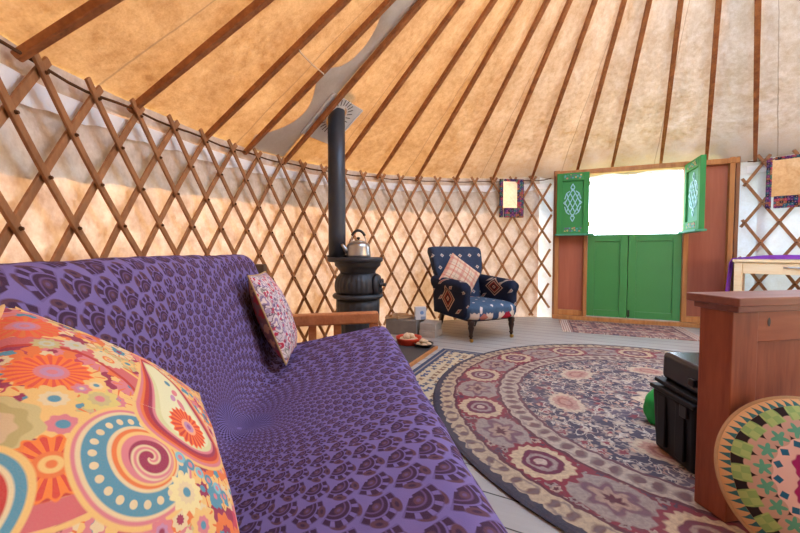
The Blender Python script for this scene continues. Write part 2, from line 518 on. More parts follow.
FT = 1.945
dpart('frame_post', [((.045, -.0, FT / 2), (.05, .10, FT))], M_FRAME)
dpart('frame_post', [((.012, .01, FT / 2), (.03, .12, FT))], M_FRAMED)
dpart('frame_post', [((1.895, .01, FT / 2), (.035, .12, FT))], M_FRAMED)
dpart('frame_post', [((1.845, 0, FT / 2), (.05, .10, FT))], M_FRAME)
dpart('side_panel', [((.215, .02, .97), (.32, .03, 1.9))], M_PANEL)
dpart('side_panel', [((1.64, .02, .97), (.40, .03, 1.9))], M_PANEL)
dpart('panel_rail', [((.215, -.005, .085), (.29, .05, .07))], M_FRAME)
dpart('panel_rail', [((1.64, -.005, .085), (.36, .05, .07))], M_FRAME)
dpart('door_jamb', [((.385, 0, .95), (.045, .10, 1.84))], M_FRAME)
dpart('door_jamb', [((1.437, 0, .95), (.05, .10, 1.84))], M_FRAME)
dpart('lintel', [((.955, 0, 1.905), (1.9, .11, .06))], M_FRAME)
dpart('threshold', [((.955, -.02, .025), (1.9, .16, .05))], M_FRAME)

def door_leaf(x0, x1, label, latch_left):
    w = x1 - x0; t = thing('stable_door_leaf', label, 'door leaf', dm((x0, 0, .055)), DRZ, 'lower green door leaves')
    h = 1.045; st = .085
    mb = MB()
    for c, d in (((st / 2, 0, h / 2), (st, .045, h)), ((w - st / 2, 0, h / 2), (st, .045, h)),
                 ((w / 2, 0, st / 2), (w - 2 * st, .045, st)), ((w / 2, 0, h - st / 2), (w - 2 * st, .045, st))): mb.box(c, d)
    mb.build('leaf_frame', M_GREEN, t, bevel=.004)
    MB().box((w / 2, .004, h / 2), (w - 2 * st + .01, .022, h - 2 * st + .01)).build('leaf_panel', M_GREEN, t, bevel=.003)
    if latch_left:
        MB().box((-.004, .026, h / 2), (.05, .012, h)).build('cover_strip', M_GREEN, t, bevel=.003)
        mb = MB(); mb.box((.014, -.028, .06), (.022, .012, .085)); mb.tube([(.014, -.034, .03), (.014, -.034, .1)], .006, 8)
        mb.build('bolt', M_BLACK, t, bevel=.002)
    return t
door_leaf(.411, .858, 'left green lower door leaf under the bright opening', False)
door_leaf(.864, 1.408, 'right green lower door leaf with a small dark bolt at its foot', True)

def knot(mb, cx, cz, hw, hh, y, th=.007):
    """interlaced diamond knot out of slanted strips"""
    def bar(a, b):
        a = Vector((cx + a[0] * hw, y, cz + a[1] * hh)); b = Vector((cx + b[0] * hw, y, cz + b[1] * hh))
        mb.beam([a, b], (0, 1, 0), th, .006)
    def P(i, j): return ((i - j) / 4., (i + j) / 4. - 1 + .0)
    L = [(-1, 0), (0, 1), (1, 0), (0, -1)]
    for k in range(4):                       # two families of four strips
        s = -.75 + .5 * k
        bar(((s - .75) / 2, (s + .75) / 2 * 1.0), ((s + .75) / 2, (s - .75) / 2))
        bar(((-s - .75) / 2, (s - .75) / 2), ((-s + .75) / 2, (s + .75) / 2))
    for sx, sz in ((1, 0), (-1, 0), (0, 1), (0, -1)):     # pointed loops at the four tips
        if sx:
            bar((sx * .62, .38 * 0 + .13), (sx * .92, 0)); bar((sx * .62, -.13), (sx * .92, 0))
        else:
            bar((-.2, sz * .8), (0, sz * 1.0)); bar((.2, sz * .8), (0, sz * 1.0))
            bar((-.2, sz * .8), (0, sz * .62)); bar((.2, sz * .8), (0, sz * .62))
    for sx in (1, -1):
        for sz in (1, -1):
            bar((sx * .45, sz * .3), (sx * .62, sz * .5)); bar((sx * .62, sz * .5), (sx * .3, sz * .62)) ; bar((sx*.8,sz*.2),(sx*.62,sz*.5))
def shutter(loc, rz, w, h, label, panel_mat):
    t = thing('door_shutter', label, 'shutter', loc, rz, 'upper green shutters')
    st = .065; mb = MB()
    for c, d in (((st / 2, 0, h / 2), (st, .05, h)), ((w - st / 2, 0, h / 2), (st, .05, h)),
                 ((w / 2, 0, .05), (w - 2 * st, .05, .10)), ((w / 2, 0, h - .05), (w - 2 * st, .05, .10))): mb.box(c, d)
    mb.build('shutter_frame', M_GREENM, t, bevel=.005)
    MB().box((w / 2, .006, h / 2), (w - 2 * st + .01, .02, h - .19)).build('shutter_panel', panel_mat, t)
    for zz in (h - .05, .055): MB().box((w / 2, -.026, zz), (w * .55, .004, .055)).build('painted_border', M_BORDER, t)
    mb = MB(); knot(mb, w / 2, h / 2 + .01, w * .31, h * .31, -.007, .011); mb.build('knot_ornament', M_LBLUE, t)
    mb = MB(); mb.box((w / 2 + .02, -.02, -.012), (w + .07, .10, .024)); mb.build('drip_ledge', M_TEAL, t, bevel=.004)
    hx = w + .006 if rz > -1 else -.006
    for z in (.12, h - .14): MB().tube([(hx, .02, z - .03), (hx, .02, z + .03)], .008, 8).build('hinge', M_BRASS, t)
    return t
shutter(dm((.035, -.10, 1.115)), DRZ, .375, .775, 'green shutter with pale blue knot folded flat on the left door panel', M_GREENM)
shutter(dm((1.425, -.06, 1.12)), DRZ - radians(90), .50, .77, 'green shutter swung out edge-on at the right of the opening', M_TEAL)

# ------------------------------------------------------------------ floor coverings
def floret(g, x, y, scale, rnd=1., petals=6., amp=.12):
    """scattered flowers: distance from the flower's centre with wavy petals, and a random number per flower"""
    n = g.vor(g.vec(x, y), scale, rnd); p = g.n.new('ShaderNodeSeparateXYZ'); g.link(n.outputs['Position'], p.inputs[0])
    lx = (x - V(g, p.outputs[0])) * scale; ly = (y - V(g, p.outputs[1])) * scale
    s = g.n.new('ShaderNodeSeparateColor'); g.link(n.outputs['Color'], s.inputs[0])
    r = V(g, s.outputs[0]); r2 = V(g, s.outputs[1])
    a = ang(ly, lx)
    d = hyp(lx, ly) / ((a * petals + r * 6.).cos() * amp + 1.0)
    return d, r, r2, a
def pcell(th, q, N, ph, q0):
    k = (th - ph) * (N / (2 * pi)) + .5
    lx = (k.f() - .5) * (2 * pi / N) * q; ly = q - q0
    return lx, ly
NAVY = lin(34, 42, 66); CRIM = lin(132, 28, 48); CREAM_ = lin(198, 176, 150); PEACH = lin(198, 150, 124); MAR = lin(84, 24, 40); GREYB = lin(150, 134, 124)
g = G('round_rug_pile', .95, .05); x, y, z = g.obj()
wx = g.noise(g.vec(x, y, 11.), 16, 2) - .5; wy = g.noise(g.vec(x, y, 17.), 16, 2) - .5
x = x + wx * .045; y = y + wy * .045
r = hyp(x, y); q = r * (1 / 1.41); th = ang(y, x)
nv = g.noise(g.vec(x, y, 1.7), 7.5, 3, .6)
c = g.mix(g.noise(g.vec(x, y, .2), 5, 3).gt(.56, .05), NAVY, lin(86, 78, 92))
d, r1, r2, a = floret(g, x, y, 12., .9, 5., .3)
c = g.mix(d.lt(.36, .08), c, g.ramp(r1, [(0, lin(176, 156, 136)), (.3, lin(170, 132, 116)), (.5, lin(110, 62, 70)), (.7, lin(150, 134, 122))], True))
c = g.mix(d.lt(.2, .05), c, g.ramp(r2, [(0, NAVY), (.4, CRIM), (.7, CREAM_)], True))
d, r1, r2, a = floret(g, x, y, 26., 1., 3., .3)
zone = g.noise(g.vec(x, y, 4.), 3.4, 2).gt(.47, .06)
c = g.mix(d.lt(.3, .08) * r2.gt(.35) * zone, c, g.ramp(r1, [(0, CREAM_), (.3, GREYB), (.6, PEACH), (.8, NAVY)], True))
c = g.mix((nv - .5).abs().lt(.013, .012), c, lin(206, 192, 172))
nv2 = g.noise(g.vec(x, y, 5.1), 12, 2, .5)
c = g.mix((nv2 - .48).abs().lt(.012, .012), c, lin(178, 160, 146))
lx, ly = pcell(th, q, 7., 2.146, .46)
dd = hyp(lx * 1.0, ly * 1.5); aa = ang(ly * 1.5, lx); dd = dd / ((aa * 14.).cos() * .06 + 1.)
c = g.mix(dd.lt(.095, .008), c, lin(204, 180, 150)); c = g.mix(dd.lt(.07, .006), c, lin(188, 142, 122))
c = g.mix(dd.band(.03, .045, .006), c, lin(160, 100, 90))
dd = q / ((th * 12.).cos() * .08 + 1.)
c = g.mix(dd.lt(.17, .01), c, lin(214, 190, 160)); c = g.mix(dd.lt(.13, .01), c, CRIM); c = g.mix(dd.lt(.07, .01), c, CREAM_)
# inner beige ring
def smallring(c, q0, q1, N, base, m1, m2):
    c = g.mix(q.band(q0, q1, .004), c, base)
    qm = (q0 + q1) / 2; lx, ly = pcell(th, q, N, 0., qm); dd = hyp(lx, ly * .8)
    c = g.mix(dd.lt((q1 - q0) * .22, .006) * q.band(q0, q1, .004), c, m1)
    lx, ly = pcell(th, q, N / 2, pi / N, qm)
    c = g.mix((hyp(lx * .7, ly) - (q1 - q0) * .36).abs().lt(.0035, .005) * q.band(q0, q1, .004) * .7, c, m2)
    return c
c = smallring(c, .635, .715, 84., lin(188, 168, 146), lin(110, 76, 74), lin(140, 122, 110))
c = g.mix(q.band(.627, .64, .004), c, lin(92, 44, 56)); 
# crimson ring with rosettes
ring = q.band(.715, .91, .004)
nb = g.noise(g.vec(x, y, 9.), 16, 3, .6)
cc = g.mix(nb.gt(.53, .03), CRIM, lin(112, 38, 52))
d, r1, r2, a = floret(g, x, y, 19., .8, 5., .2)
cc = g.mix(d.lt(.36, .06), cc, g.ramp(r1, [(0, GREYB), (.4, lin(176, 150, 130)), (.7, lin(70, 46, 70))], True))
cc = g.mix(d.lt(.15, .06), cc, MAR)
lx, ly = pcell(th, q, 13., pi + pi / 13, .81)
dd = hyp(lx * .72, ly); cc = g.mix(dd.lt(.083, .006), cc, lin(158, 142, 130))
aa = ang(ly, lx); dr = dd / ((aa * 6.).cos() * .25 + 1.)
cc = g.mix(dr.lt(.050, .010), cc, lin(116, 80, 90)); cc = g.mix(dr.lt(.034, .006), cc, lin(170, 140, 120)); cc = g.mix(dr.lt(.016, .006), cc, MAR)
lx, ly = pcell(th, q, 13., pi, .815)
dd = hyp(lx * .92, ly); aa = ang(ly, lx); dr = dd / ((aa * 18.).cos() * .05 + 1.)
cc = g.mix(dr.lt(.098, .005), cc, CRIM); cc = g.mix(dr.lt(.082, .005), cc, lin(206, 178, 140)); cc = g.mix(dd.lt(.058, .005), cc, lin(104, 30, 60))
cc = g.mix(dd.band(.028, .04, .005), cc, lin(160, 140, 130)); cc = g.mix(dd.lt(.016, .004), cc, lin(196, 170, 150))
c = g.mix(ring, c, cc)
c = g.mix(q.band(.711, .723, .004), c, MAR); c = g.mix(q.band(.902, .913, .004), c, MAR)
c = smallring(c, .913, .972, 110., lin(192, 168, 134), lin(112, 80, 70), lin(110, 94, 96))
sc_ = ((th * 66.).sin().abs() * .010 + .962)
c = g.mix((q - sc_).gt(0., .003), c, lin(32, 44, 62))
wear = g.noise(g.vec(x, y, 3.), 2.2, 3); fz = g.noise(g.vec(x, y, 0.), 160, 1)
c = g.mix(wear.gt(.5, .5) * .25, c, lin(160, 142, 134)); c = g.mix(fz * .35, c, lin(112, 96, 94)); f2 = g.noise(g.vec(x, y, 0.), 60, 2); c = g.mix(f2.gt(.52, .2) * .3, c, lin(96, 80, 84))
g.col(c); g.bump(fz, .4, .006)
def disc(name, rad, h, mat, loc, seg=128):
    mb = MB(); mb.lathe([(rad * .985, 0), (rad, h * .5), (rad * .99, h)], seg)
    return mb.build(name, mat, loc=None)
rug = disc('round_rug', 1.41, .012, g, None); rug.location = (1.60, 2.0, .004)
tag(rug, 'large round crimson, navy and beige patterned rug in the middle of the floor', 'rug')

g = G('door_mat_pile', .95, .05); x, y, z = g.obj()
d, r1, r2, a = floret(g, x, y, 13., .5, 4., .25)
c = g.mix(d.lt(.38, .08), lin(150, 112, 106), g.ramp(r1, [(0, lin(196, 176, 160)), (.4, lin(84, 66, 84)), (.7, lin(176, 130, 120))], True))
c = g.mix(d.lt(.16, .05), c, lin(92, 54, 60))
ed = g.math('MAXIMUM', (x.abs() - .53) , (y.abs() - .27))
c = g.mix(ed.band(.0, .085, .004), c, lin(166, 136, 126)); d, r1, r2, a = floret(g, x, y, 26., .3, 4., .2)
c = g.mix(ed.band(.01, .075, .004) * d.lt(.36, .1), c, lin(96, 62, 72)); c = g.mix(ed.band(.0, .01, .003), c, lin(70, 54, 70))
c = g.mix((x.abs() - .565).gt(0., .003) * ((x * 42.).f() - .5).abs().gt(.24, .06), c, lin(206, 190, 178))
fz = g.noise(g.vec(x, y, 0.), 140, 1); c = g.mix(fz * .25, c, lin(150, 132, 126)); g.col(c); g.bump(fz, .4, .006)
mb = MB(); mb.box((0, 0, .006), (1.30, .72, .012)); o = mb.build('door_mat', g, bevel=.003)
DM = Vector((1.79, 4.0, 0)) + Vector((.935, -.355, 0)) * .66 + Vector((.355, .935, 0)) * .36
o.location = DM; o.rotation_euler = (0, 0, atan2(-.355, .935)); tag(o, 'small rectangular pink and brown patterned mat in front of the green door', 'mat')

E1 = Vector((.90, -.44, 0)).normalized(); E2 = Vector((-.44, -.90, 0)).normalized(); RA = atan2(E1.y, E1.x)
g = G('cream_rug_pile', .95, .05); x, y, z = g.obj()
ed = g.math('MAXIMUM', x.abs() - .42, y.abs() - .72)
d, r1, r2, a = floret(g, x, y, 16., .45, 4., .3)
c = g.mix(d.lt(.32, .06), lin(196, 178, 146), g.ramp(r1, [(0, lin(74, 82, 110)), (.45, lin(128, 98, 78)), (.75, lin(90, 90, 100))], True))
c = g.mix(ed.gt(-.07, .004), c, lin(52, 66, 96)); c = g.mix(ed.band(-.045, -.03, .004), c, lin(150, 140, 130))
fz = g.noise(g.vec(x, y, 0.), 140, 1); c = g.mix(fz * .25, c, lin(130, 124, 120)); g.col(c); g.bump(fz, .4, .006)
mb = MB(); mb.box((0, 0, .002), (.84, 1.44, .004)); o = mb.build('rectangular_rug', g)
o.location = Vector((.395, 3.28, 0)) + E1 * .42 + E2 * .72; o.rotation_euler = (0, 0, RA)
tag(o, 'cream rectangular rug with navy border peeping out between hearth and round rug', 'rug')

# hearth slab with a wooden edge strip, the stove stands on it
hl = Vector((.362, 3.30, 0)); 
t = thing('hearth_slab', 'dark slate hearth slab with a narrow wooden edge under the stove', 'hearth', hl, RA)
MB().box((-.43, -.42, .012), (.80, .80, .024)).build('slab', M_SLATE, t, bevel=.003)
MB().box((-.018, -.42, .012), (.022, .80, .026)).build('edge_strip', M_FRAME, t, bevel=.002)

# ------------------------------------------------------------------ potbelly stove, flue, kettle
SX, SY = -.358, 3.09; SB = .024
t = thing('potbelly_stove', 'black cast iron potbelly stove with ribbed belly and tall flue pipe', 'stove', (SX, SY, SB)); t.scale = (1.037,) * 3
prof = [(.0, .10), (.19, .10), (.20, .13), (.165, .16), (.16, .20), (.172, .26), (.176, .38), (.178, .45)]
MB().lathe(prof, 96, flute=lambda i, a: (.012 * cos(a * 24) if 3 <= i <= 6 else 0)).build('stove_base', M_IRON, t, smooth=True)
MB().lathe([(.0, .452), (.197, .452), (.206, .463), (.206, .476), (.196, .488), (.0, .488)], 64).build('ledge_ring', M_IRON, t, smooth=True)
prof = [(.17, .488), (.183, .51), (.187, .55), (.184, .585), (.172, .62), (.155, .645), (.145, .655)]
MB().lathe(prof, 120, flute=lambda i, a: (.016 * cos(a * 30) if 1 <= i <= 4 else 0)).build('belly', M_IRON, t, smooth=True)
prof = [(.145, .655), (.146, .67), (.168, .70), (.185, .715), (.19, .745), (.19, .752)]
MB().lathe(prof, 64).build('collar', M_IRON, t, smooth=True)
mb = MB()
N = 48; pts = []
for k in range(N):
    a = 2 * pi * k / N
    rx = .205 if cos(a) > 0 else .245
    pts.append((rx * cos(a), .215 * sin(a)))
o_ = len(mb.v)
rows = [[(px * s, py * s, zz) for px, py in pts] for s, zz in ((.95, .745), (1, .752), (1, .775), (.97, .783))]
mb.quadgrid(rows, closed_v=True); mb.cap(range(3 * N, 4 * N)); mb.cap(list(range(N))[::-1])
mb.build('top_plate', M_IRON, t, smooth=True)
PXo = -.165
mb = MB(); mb.lathe([(.072, .78), (.084, .783), (.084, .80), (.072, .804)], 40, (PXo, 0, 0)); mb.build('flue_collar', M_IRON, t, smooth=True)
mb = MB(); mb.lathe([(.069, .78), (.069, 1.0), (.069, 1.4), (.069, 1.985)], 48, (PXo, -.02, 0)); pipe = mb.build('flue_pipe', M_PIPE, t, smooth=True)
mb = MB(); mb.lathe([(.0695, 1.955), (.0725, 1.955), (.0725, 1.985), (.0695, 1.985)], 48, (PXo, -.02, 0)); mb.build('pipe_band', M_ALU, pipe, smooth=True)
mb = MB(); mb.lathe([(.06, 1.98), (.06, 2.12)], 40, (PXo, -.02, 0)); mb.build('inner_pipe', M_BLACK, pipe, smooth=True)
Rd = Matrix.Rotation(radians(-12), 3, 'Z') @ Matrix.Rotation(radians(90), 3, 'Y')
mb = MB(); mb.lathe([(.0, .15), (.085, .15), (.088, .165), (.075, .185), (.03, .192), (0, .192)], 40, (0, -.03, .565), Rd); dr = mb.build('stove_door', M_IRON, t, smooth=True)
mb = MB(); mb.lathe([(.03, .188), (.032, .2), (.012, .205), (.012, .23), (.02, .236), (.0, .24)], 24, (0, -.03, .565), Rd)
for k in range(3):
    a = k * 2 * pi / 3; ctr = Vector((0, -.03, .565)) + Rd @ Vector((.045 * cos(a), .045 * sin(a), .2))
    mb.tube([ctr + Rd @ Vector((.02 * cos(b), .02 * sin(b), 0)) for b in [2 * pi * q / 14 for q in range(15)]], .006, 8)
mb.build('air_spinner', M_IRON, dr, smooth=True)
for k in range(3):
    a = radians(30 + 120 * k)
    MB().tube([(.14 * cos(a), .14 * sin(a), .12), (.2 * cos(a), .2 * sin(a), .06), (.22 * cos(a), .22 * sin(a), .0)], [.03, .022, .026], 12).build('leg', M_IRON, t, smooth=True)

KX, KY, KZ = -.348, 3.055, SB + .783 * 1.037 + .001
t = thing('kettle', 'shiny steel kettle with black handle on top of the stove', 'kettle', (KX, KY, KZ), radians(200)); t.scale = (1.037,) * 3
MB().lathe([(.0, .001), (.094, .001), (.098, .006), (.098, .02), (.095, .05), (.094, .085), (.088, .105), (.07, .118), (.045, .124)], 48).build('body', M_STEEL, t, smooth=True)
MB().lathe([(.05, .122), (.05, .128), (.03, .134), (.012, .136), (.0, .137)], 32).build('lid', M_STEEL, t, smooth=True)
MB().lathe([(.005, .135), (.006, .143), (.014, .148), (.015, .156), (.008, .163), (.0, .164)], 20).build('lid_knob', M_BLACK, t, smooth=True)
MB().tube([(.08, 0, .045), (.105, 0, .06), (.122, 0, .085), (.135, 0, .105)], [.024, .02, .014, .011], 16).build('spout', M_STEEL, t, smooth=True)
mb = MB(); h = [(.062 * cos(a), 0, .115 + .095 * sin(a)) for a in [pi * k / 20 for k in range(21)]]
mb.tube(h, .0045, 8); hd = mb.build('handle_frame', M_STEEL, t, smooth=True)
hh = [(.064 * cos(a), 0, .118 + .097 * sin(a)) for a in [pi * (k + 5) / 26 for k in range(17)]]
MB().tube(hh, .011, 12).build('handle_grip', M_BLACK, t, smooth=True)

# square plate where the flue goes through the roof
px, py = SX + PXo * 1.037, SY - .021
thp = atan2(px - CX, py - CY); rp = sqrt((px - CX) ** 2 + (py - CY) ** 2)
ze = eave(thp) + .05; zp = ze + (APEX - ze) * (1 - CROWN_R / R) * (R + .02 - rp) / (R - CROWN_R) - .035
slope = (APEX - ze) * (1 - CROWN_R / R) / (R - CROWN_R)
inw = Vector((-sin(thp), -cos(thp), slope)).normalized(); tang = Vector((cos(thp), -sin(thp), 0)); nrm = inw.cross(tang).normalized()
if nrm.z > 0: nrm = -nrm
else: tang = -tang
Mp = Matrix((tang.to_4d(), inw.to_4d(), nrm.to_4d(), (0, 0, 0, 1))).transposed(); Mp.translation = (px, py, zp)
for k in range(3): Mp[3][k] = 0
t = thing('flue_plate', 'bright metal square plate with slots where the flue meets the roof', 'flue plate', None, M=Mp)
mb = MB()
hole = [(.085 * cos(a), .105 * sin(a)) for a in [2 * pi * k / 48 for k in range(48)]]
out = []
for k in range(48):
    a = 2 * pi * k / 48; m = max(abs(cos(a)), abs(sin(a))); out.append((.20 * cos(a) / m, .21 * sin(a) / m - .05))
rows = [[(a, b, zz) for a, b in ls] for ls, zz in ((hole, .0), (out, .0), (out, .006), (hole, .006))]
mb.quadgrid(rows, closed_u=True, closed_v=True); mb.build('plate', M_ALU, t)
mb = MB()
for k in range(48):
    if k % 2: continue
    a = 2 * pi * k / 48
    d = Vector((cos(a), sin(a), 0)); p = Vector((.095 * cos(a), .115 * sin(a), .0065)); mb.beam([p, p + d * .05], (0, 0, 1), .006, .003)
mb.build('slots', M_BLACK, t)
for s in (-1, 1):
    MB().beam([(s * .193, -.26, .008), (s * .193, .16, .008)], (0, 0, 1), .016, .01).build('plate_rim', M_ALU, t)
# ------------------------------------------------------------------ sofa, throw, cushions
SF = Vector((-.095, 2.29, 0)); SRZ = atan2(-.989, .151)
def sm(p): return Matrix.Translation(SF) @ Matrix.Rotation(SRZ, 4, 'Z') @ Vector(p)
# local: x along the sofa towards the camera, y towards the front edge; b = -y
def catmull(P, n):
    P = [Vector(p) for p in P]; out = []
    Q = [P[0] * 2 - P[1]] + P + [P[-1] * 2 - P[-2]]
    seg = len(P) - 1
    for k in range(n + 1):
        u = k / n * seg; i = min(int(u), seg - 1); t = u - i
        a, b, c, d = Q[i:i + 4]
        out.append(.5 * ((2 * b) + (c - a) * t + (2 * a - 5 * b + 4 * c - d) * t * t + (3 * b - a - 3 * c + d) * t ** 3))
    return out
PROF = [(.925, .30), (.91, .55), (.895, .75), (.875, .83), (.84, .862), (.80, .862), (.765, .835), (.74, .78), (.708, .68), (.672, .55),
        (.642, .44), (.618, .37), (.575, .338), (.50, .343), (.35, .372), (.2, .402), (.09, .425), (.03, .428), (-.01, .408), (-.03, .36), (-.035, .24), (-.04, .10)]
prof = catmull([(b, z, 0) for b, z in PROF], 90)
arc = [0.]
for a, b in zip(prof, prof[1:]): arc.append(arc[-1] + (b - a).length)
def nrmal(k):
    t = (prof[min(k + 1, 90)] - prof[max(k - 1, 0)]).normalized(); return Vector((-t.y, t.x, 0)) * 1.0
tc = min(range(91), key=lambda k: abs(prof[k].x - .565) + abs(prof[k].y - .34))
from mathutils import noise as mnoise
def sheet(off, x0, x1, nx, endround, wrinkle):
    rows = []; uvs = []
    xs = [x0 + (x1 - x0) * i / nx for i in range(nx + 1)]
    for x in xs:
        e = 1 - sstep(0, .07, x - x0); e2 = 1 - sstep(0, .07, x1 - x)
        row = []; uv = []
        xx = x
        for k, p in enumerate(prof):
            n = nrmal(k); b, z = p.x, p.y
            x = xx + .11 * sstep(.58, .86, b) * (1 - xx / 2.14)
            d = off - endround * (e * e + e2 * e2)
            if wrinkle:
                w = mnoise.noise(Vector((x * 3.2, arc[k] * 3.2, 1.3))) * .010 + mnoise.noise(Vector((x * 11, arc[k] * 7, 4.))) * .004
                crease = math.exp(-((k - tc) / 5.) ** 2); w += crease * mnoise.noise(Vector((x * 14, 0, 7.))) * .012
                d += w * wrinkle
            row.append((x, -(b + n.x * -d), z + n.y * -d) if False else (x, -(b - n.x * d * -1 * -1), z - n.y * d * -1 * -1))
            uv.append((x - 1.12, arc[k] - arc[tc]))
        rows.append(row); uvs.append(uv)
    return rows, uvs
# orientation check: the normal must point away from the mattress (towards the sitter)
_k = tc + 25
SGN = 1.0
rows, uvs = sheet(.0, 0., 2.14, 150, .03, 1.0)
# far end: the cloth hangs down beyond the last row
def hang(row, dx, dz): return [(x + dx, y, max(.06, z + dz)) for x, y, z in row]
rows = [hang(rows[0], -.012, -.22), hang(rows[0], -.012, -.10), hang(rows[0], -.008, -.03)] + rows
uvs = [[(u - d, v) for u, v in uvs[0]] for d in (.22, .10, .03)] + uvs
g = G('mandala_throw', .85, .15); u, v = g.uv()
u = u + g.noise(g.vec(u, v, .4), 5, 2) * .018; v = v + g.noise(g.vec(u, v, 3.4), 5, 2) * .018
r = hyp(u, v) + .0005; th = ang(v, u)
NS = 43.
PB = lin(120, 104, 160); DK = lin(60, 34, 50); DK2 = lin(92, 60, 62); MIDP = lin(100, 74, 114)
c = g.mix(g.noise(g.vec(u, v, 0.), 14, 3), lin(110, 97, 152), lin(130, 114, 168))
for s_ in (0., .5):
    a_ = th * (NS / (2 * pi)) + s_; ca = a_.f() - .5
    b_ = (r * (1 / .06)).ln() * (1 / .19) + s_; hb = (b_.f() - .5) * 1.4
    d = hyp(ca * 1.34, (hb + .34) * .84); an = ang(ca * 1.34, (hb + .34) * .84)
    ca2 = ca.abs() - .25; dd = hyp(ca2 * 1.5 - (hb + .47) * .5, (hb + .47) * .8)      # paisley drops beside the stem
    c = g.mix(dd.lt(.15, .04), c, DK2); c = g.mix(dd.lt(.06, .04), c, DK)
    fan = d.lt(.60, .05) * an.abs().lt(1.30, .12) * d.gt(.05, .03)
    c = g.mix(fan, c, DK)
    c = g.mix(fan * d.band(.40, .435, .03), c, PB); c = g.mix(fan * d.gt(.44, .03) * (an * 11.5).cos().lt(-.35, .4), c, PB)
    c = g.mix(fan * d.band(.27, .31, .03), c, MIDP); e_ = hyp(ca * 1.1, hb + .13)
    c = g.mix(e_.lt(.10, .04), c, DK2); c = g.mix(e_.lt(.045, .03), c, MIDP)
cen = r.lt(.10, .015); rays = ((th * 43.).cos() * (r.ln() * 33.).sin()).lt(.0, .5) * r.gt(.008, .006)
c = g.mix(cen, c, g.mix(rays, lin(122, 108, 166), lin(56, 38, 58)))
wv = g.noise(g.vec(u, v, 0.), 420, 1)
c = g.mix(wv * .22, c, lin(112, 96, 150)); g.col(c); g.bump(wv, .35, .002)
mb = MB(); mb.quadgrid(rows, uvs=uvs)
o = mb.build('sofa_throw', g, smooth=True); o.location = SF; o.rotation_euler = (0, 0, SRZ)
q = o.modifiers.new('s', 'SOLIDIFY'); q.thickness = .004; q.offset = -1
tag(o, 'purple throw with dark peacock-feather mandala draped over the sofa', 'throw')
t = thing('futon_sofa', 'low wooden-armed futon sofa under the purple throw', 'sofa', SF, SRZ)
M_MATT = fabric('mattress_cotton', lin(190, 180, 165))
def slab(name, poly, x0, x1):
    mb = MB(); n = len(poly); o = []
    mb.quadgrid([[(x, -b, z) for b, z in poly] for x in (x0, x1)], closed_v=True)
    mb.cap(range(n)[::-1]); mb.cap(range(n, 2 * n)); return mb.build(name, M_MATT, t, bevel=.02)
slab('seat_mattress', [(.03, .36), (.06, .395), (.2, .372), (.35, .342), (.5, .313), (.575, .308), (.60, .27), (.56, .18), (.03, .25)], .05, 2.08)
slab('back_mattress', [(.668, .40), (.70, .55), (.736, .68), (.775, .79), (.80, .825), (.84, .825), (.855, .78), (.865, .55), (.80, .30), (.66, .27)], .16, 2.08)
mb = MB()
mb.beam([(.02, -.05, .22), (2.12, -.05, .22)], (0, 0, 1), .03, .09); mb.beam([(.02, -.58, .14), (2.12, -.58, .14)], (0, 0, 1), .03, .09); mb.build('seat_rail', M_ARM, t, bevel=.004)
for xx in (-.135, 2.30):
    sg = 1
    mb = MB(); mb.beam([(xx, -.03, .447), (xx, -.68, .437)], (0, 0, 1), .075, .075); mb.build('armrest', M_ARM, t, bevel=.012)
    mb = MB(); mb.beam([(xx, -.06, 0), (xx, -.06, .41)], (0, 1, 0), .05, .06); mb.build('front_leg', M_ARM, t, bevel=.006)
    mb = MB(); mb.beam([(xx, -.62, 0), (xx, -.62, .40)], (0, 1, 0), .05, .06); mb.build('rear_leg', M_ARM, t, bevel=.006)
    mb = MB()
    for yy in (-.30, -.46): mb.beam([(xx, yy, .15), (xx, yy, .405)], (0, 1, 0), .02, .05)
    mb.beam([(xx, -.06, .15), (xx, -.62, .15)], (0, 0, 1), .03, .06); mb.build('arm_slats', M_ARM, t, bevel=.004)
mb = MB(); mb.beam([(-.215, -.80, 0), (-.215, -.80, .80)], (0, 1, 0), .10, .07); mb.build('back_post', M_POST, t, bevel=.006)

def pillow(w, h, th, n=28, pinch=.03, p=2.2):
    """returns front and back grids of a stuffed square cushion, local z is the face"""
    F = []; B = []; U = []
    for i in range(n + 1):
        rf = []; rb = []; ru = []
        for j in range(n + 1):
            u = i / n * 2 - 1; v = j / n * 2 - 1
            k = ((1 - abs(u) ** p) * (1 - abs(v) ** p)) ** .55
            x = u * w / 2 * (1 - pinch * (1 - v * v)); y = v * h / 2 * (1 - pinch * (1 - u * u))
            wr = .006 * mnoise.noise(Vector((u * 2.3, v * 2.3, w * 9))) * k
            rf.append((x, y, th / 2 * k + wr)); rb.append((x, y, -th / 2 * k + wr)); ru.append((i / n, j / n))
        F.append(rf); B.append(rb); U.append(ru)
    E = [F[i][0] for i in range(n + 1)] + [F[n][j] for j in range(1, n + 1)] + [F[i][n] for i in range(n - 1, -1, -1)] + [F[0][j] for j in range(n - 1, -1, -1)]
    return F, B, U, E
def make_pillow(name, label, cat, M, w, h, th, mf, mback, mpipe, pr=.004, group=None, pinch=.03):
    F, B, U, E = pillow(w, h, th, pinch=pinch)
    t = thing(name, label, cat, None, M=M, group=group)
    mb = MB(); mb.quadgrid(F, uvs=U); mb.build('front_cover', mf, t, smooth=True)
    mb = MB(); mb.quadgrid(B, uvs=U, flip=True); mb.build('back_cover', mback, t, smooth=True)
    mb = MB(); mb.tube(E, pr, 8); mb.build('seam', mpipe, t, smooth=True)
    return t
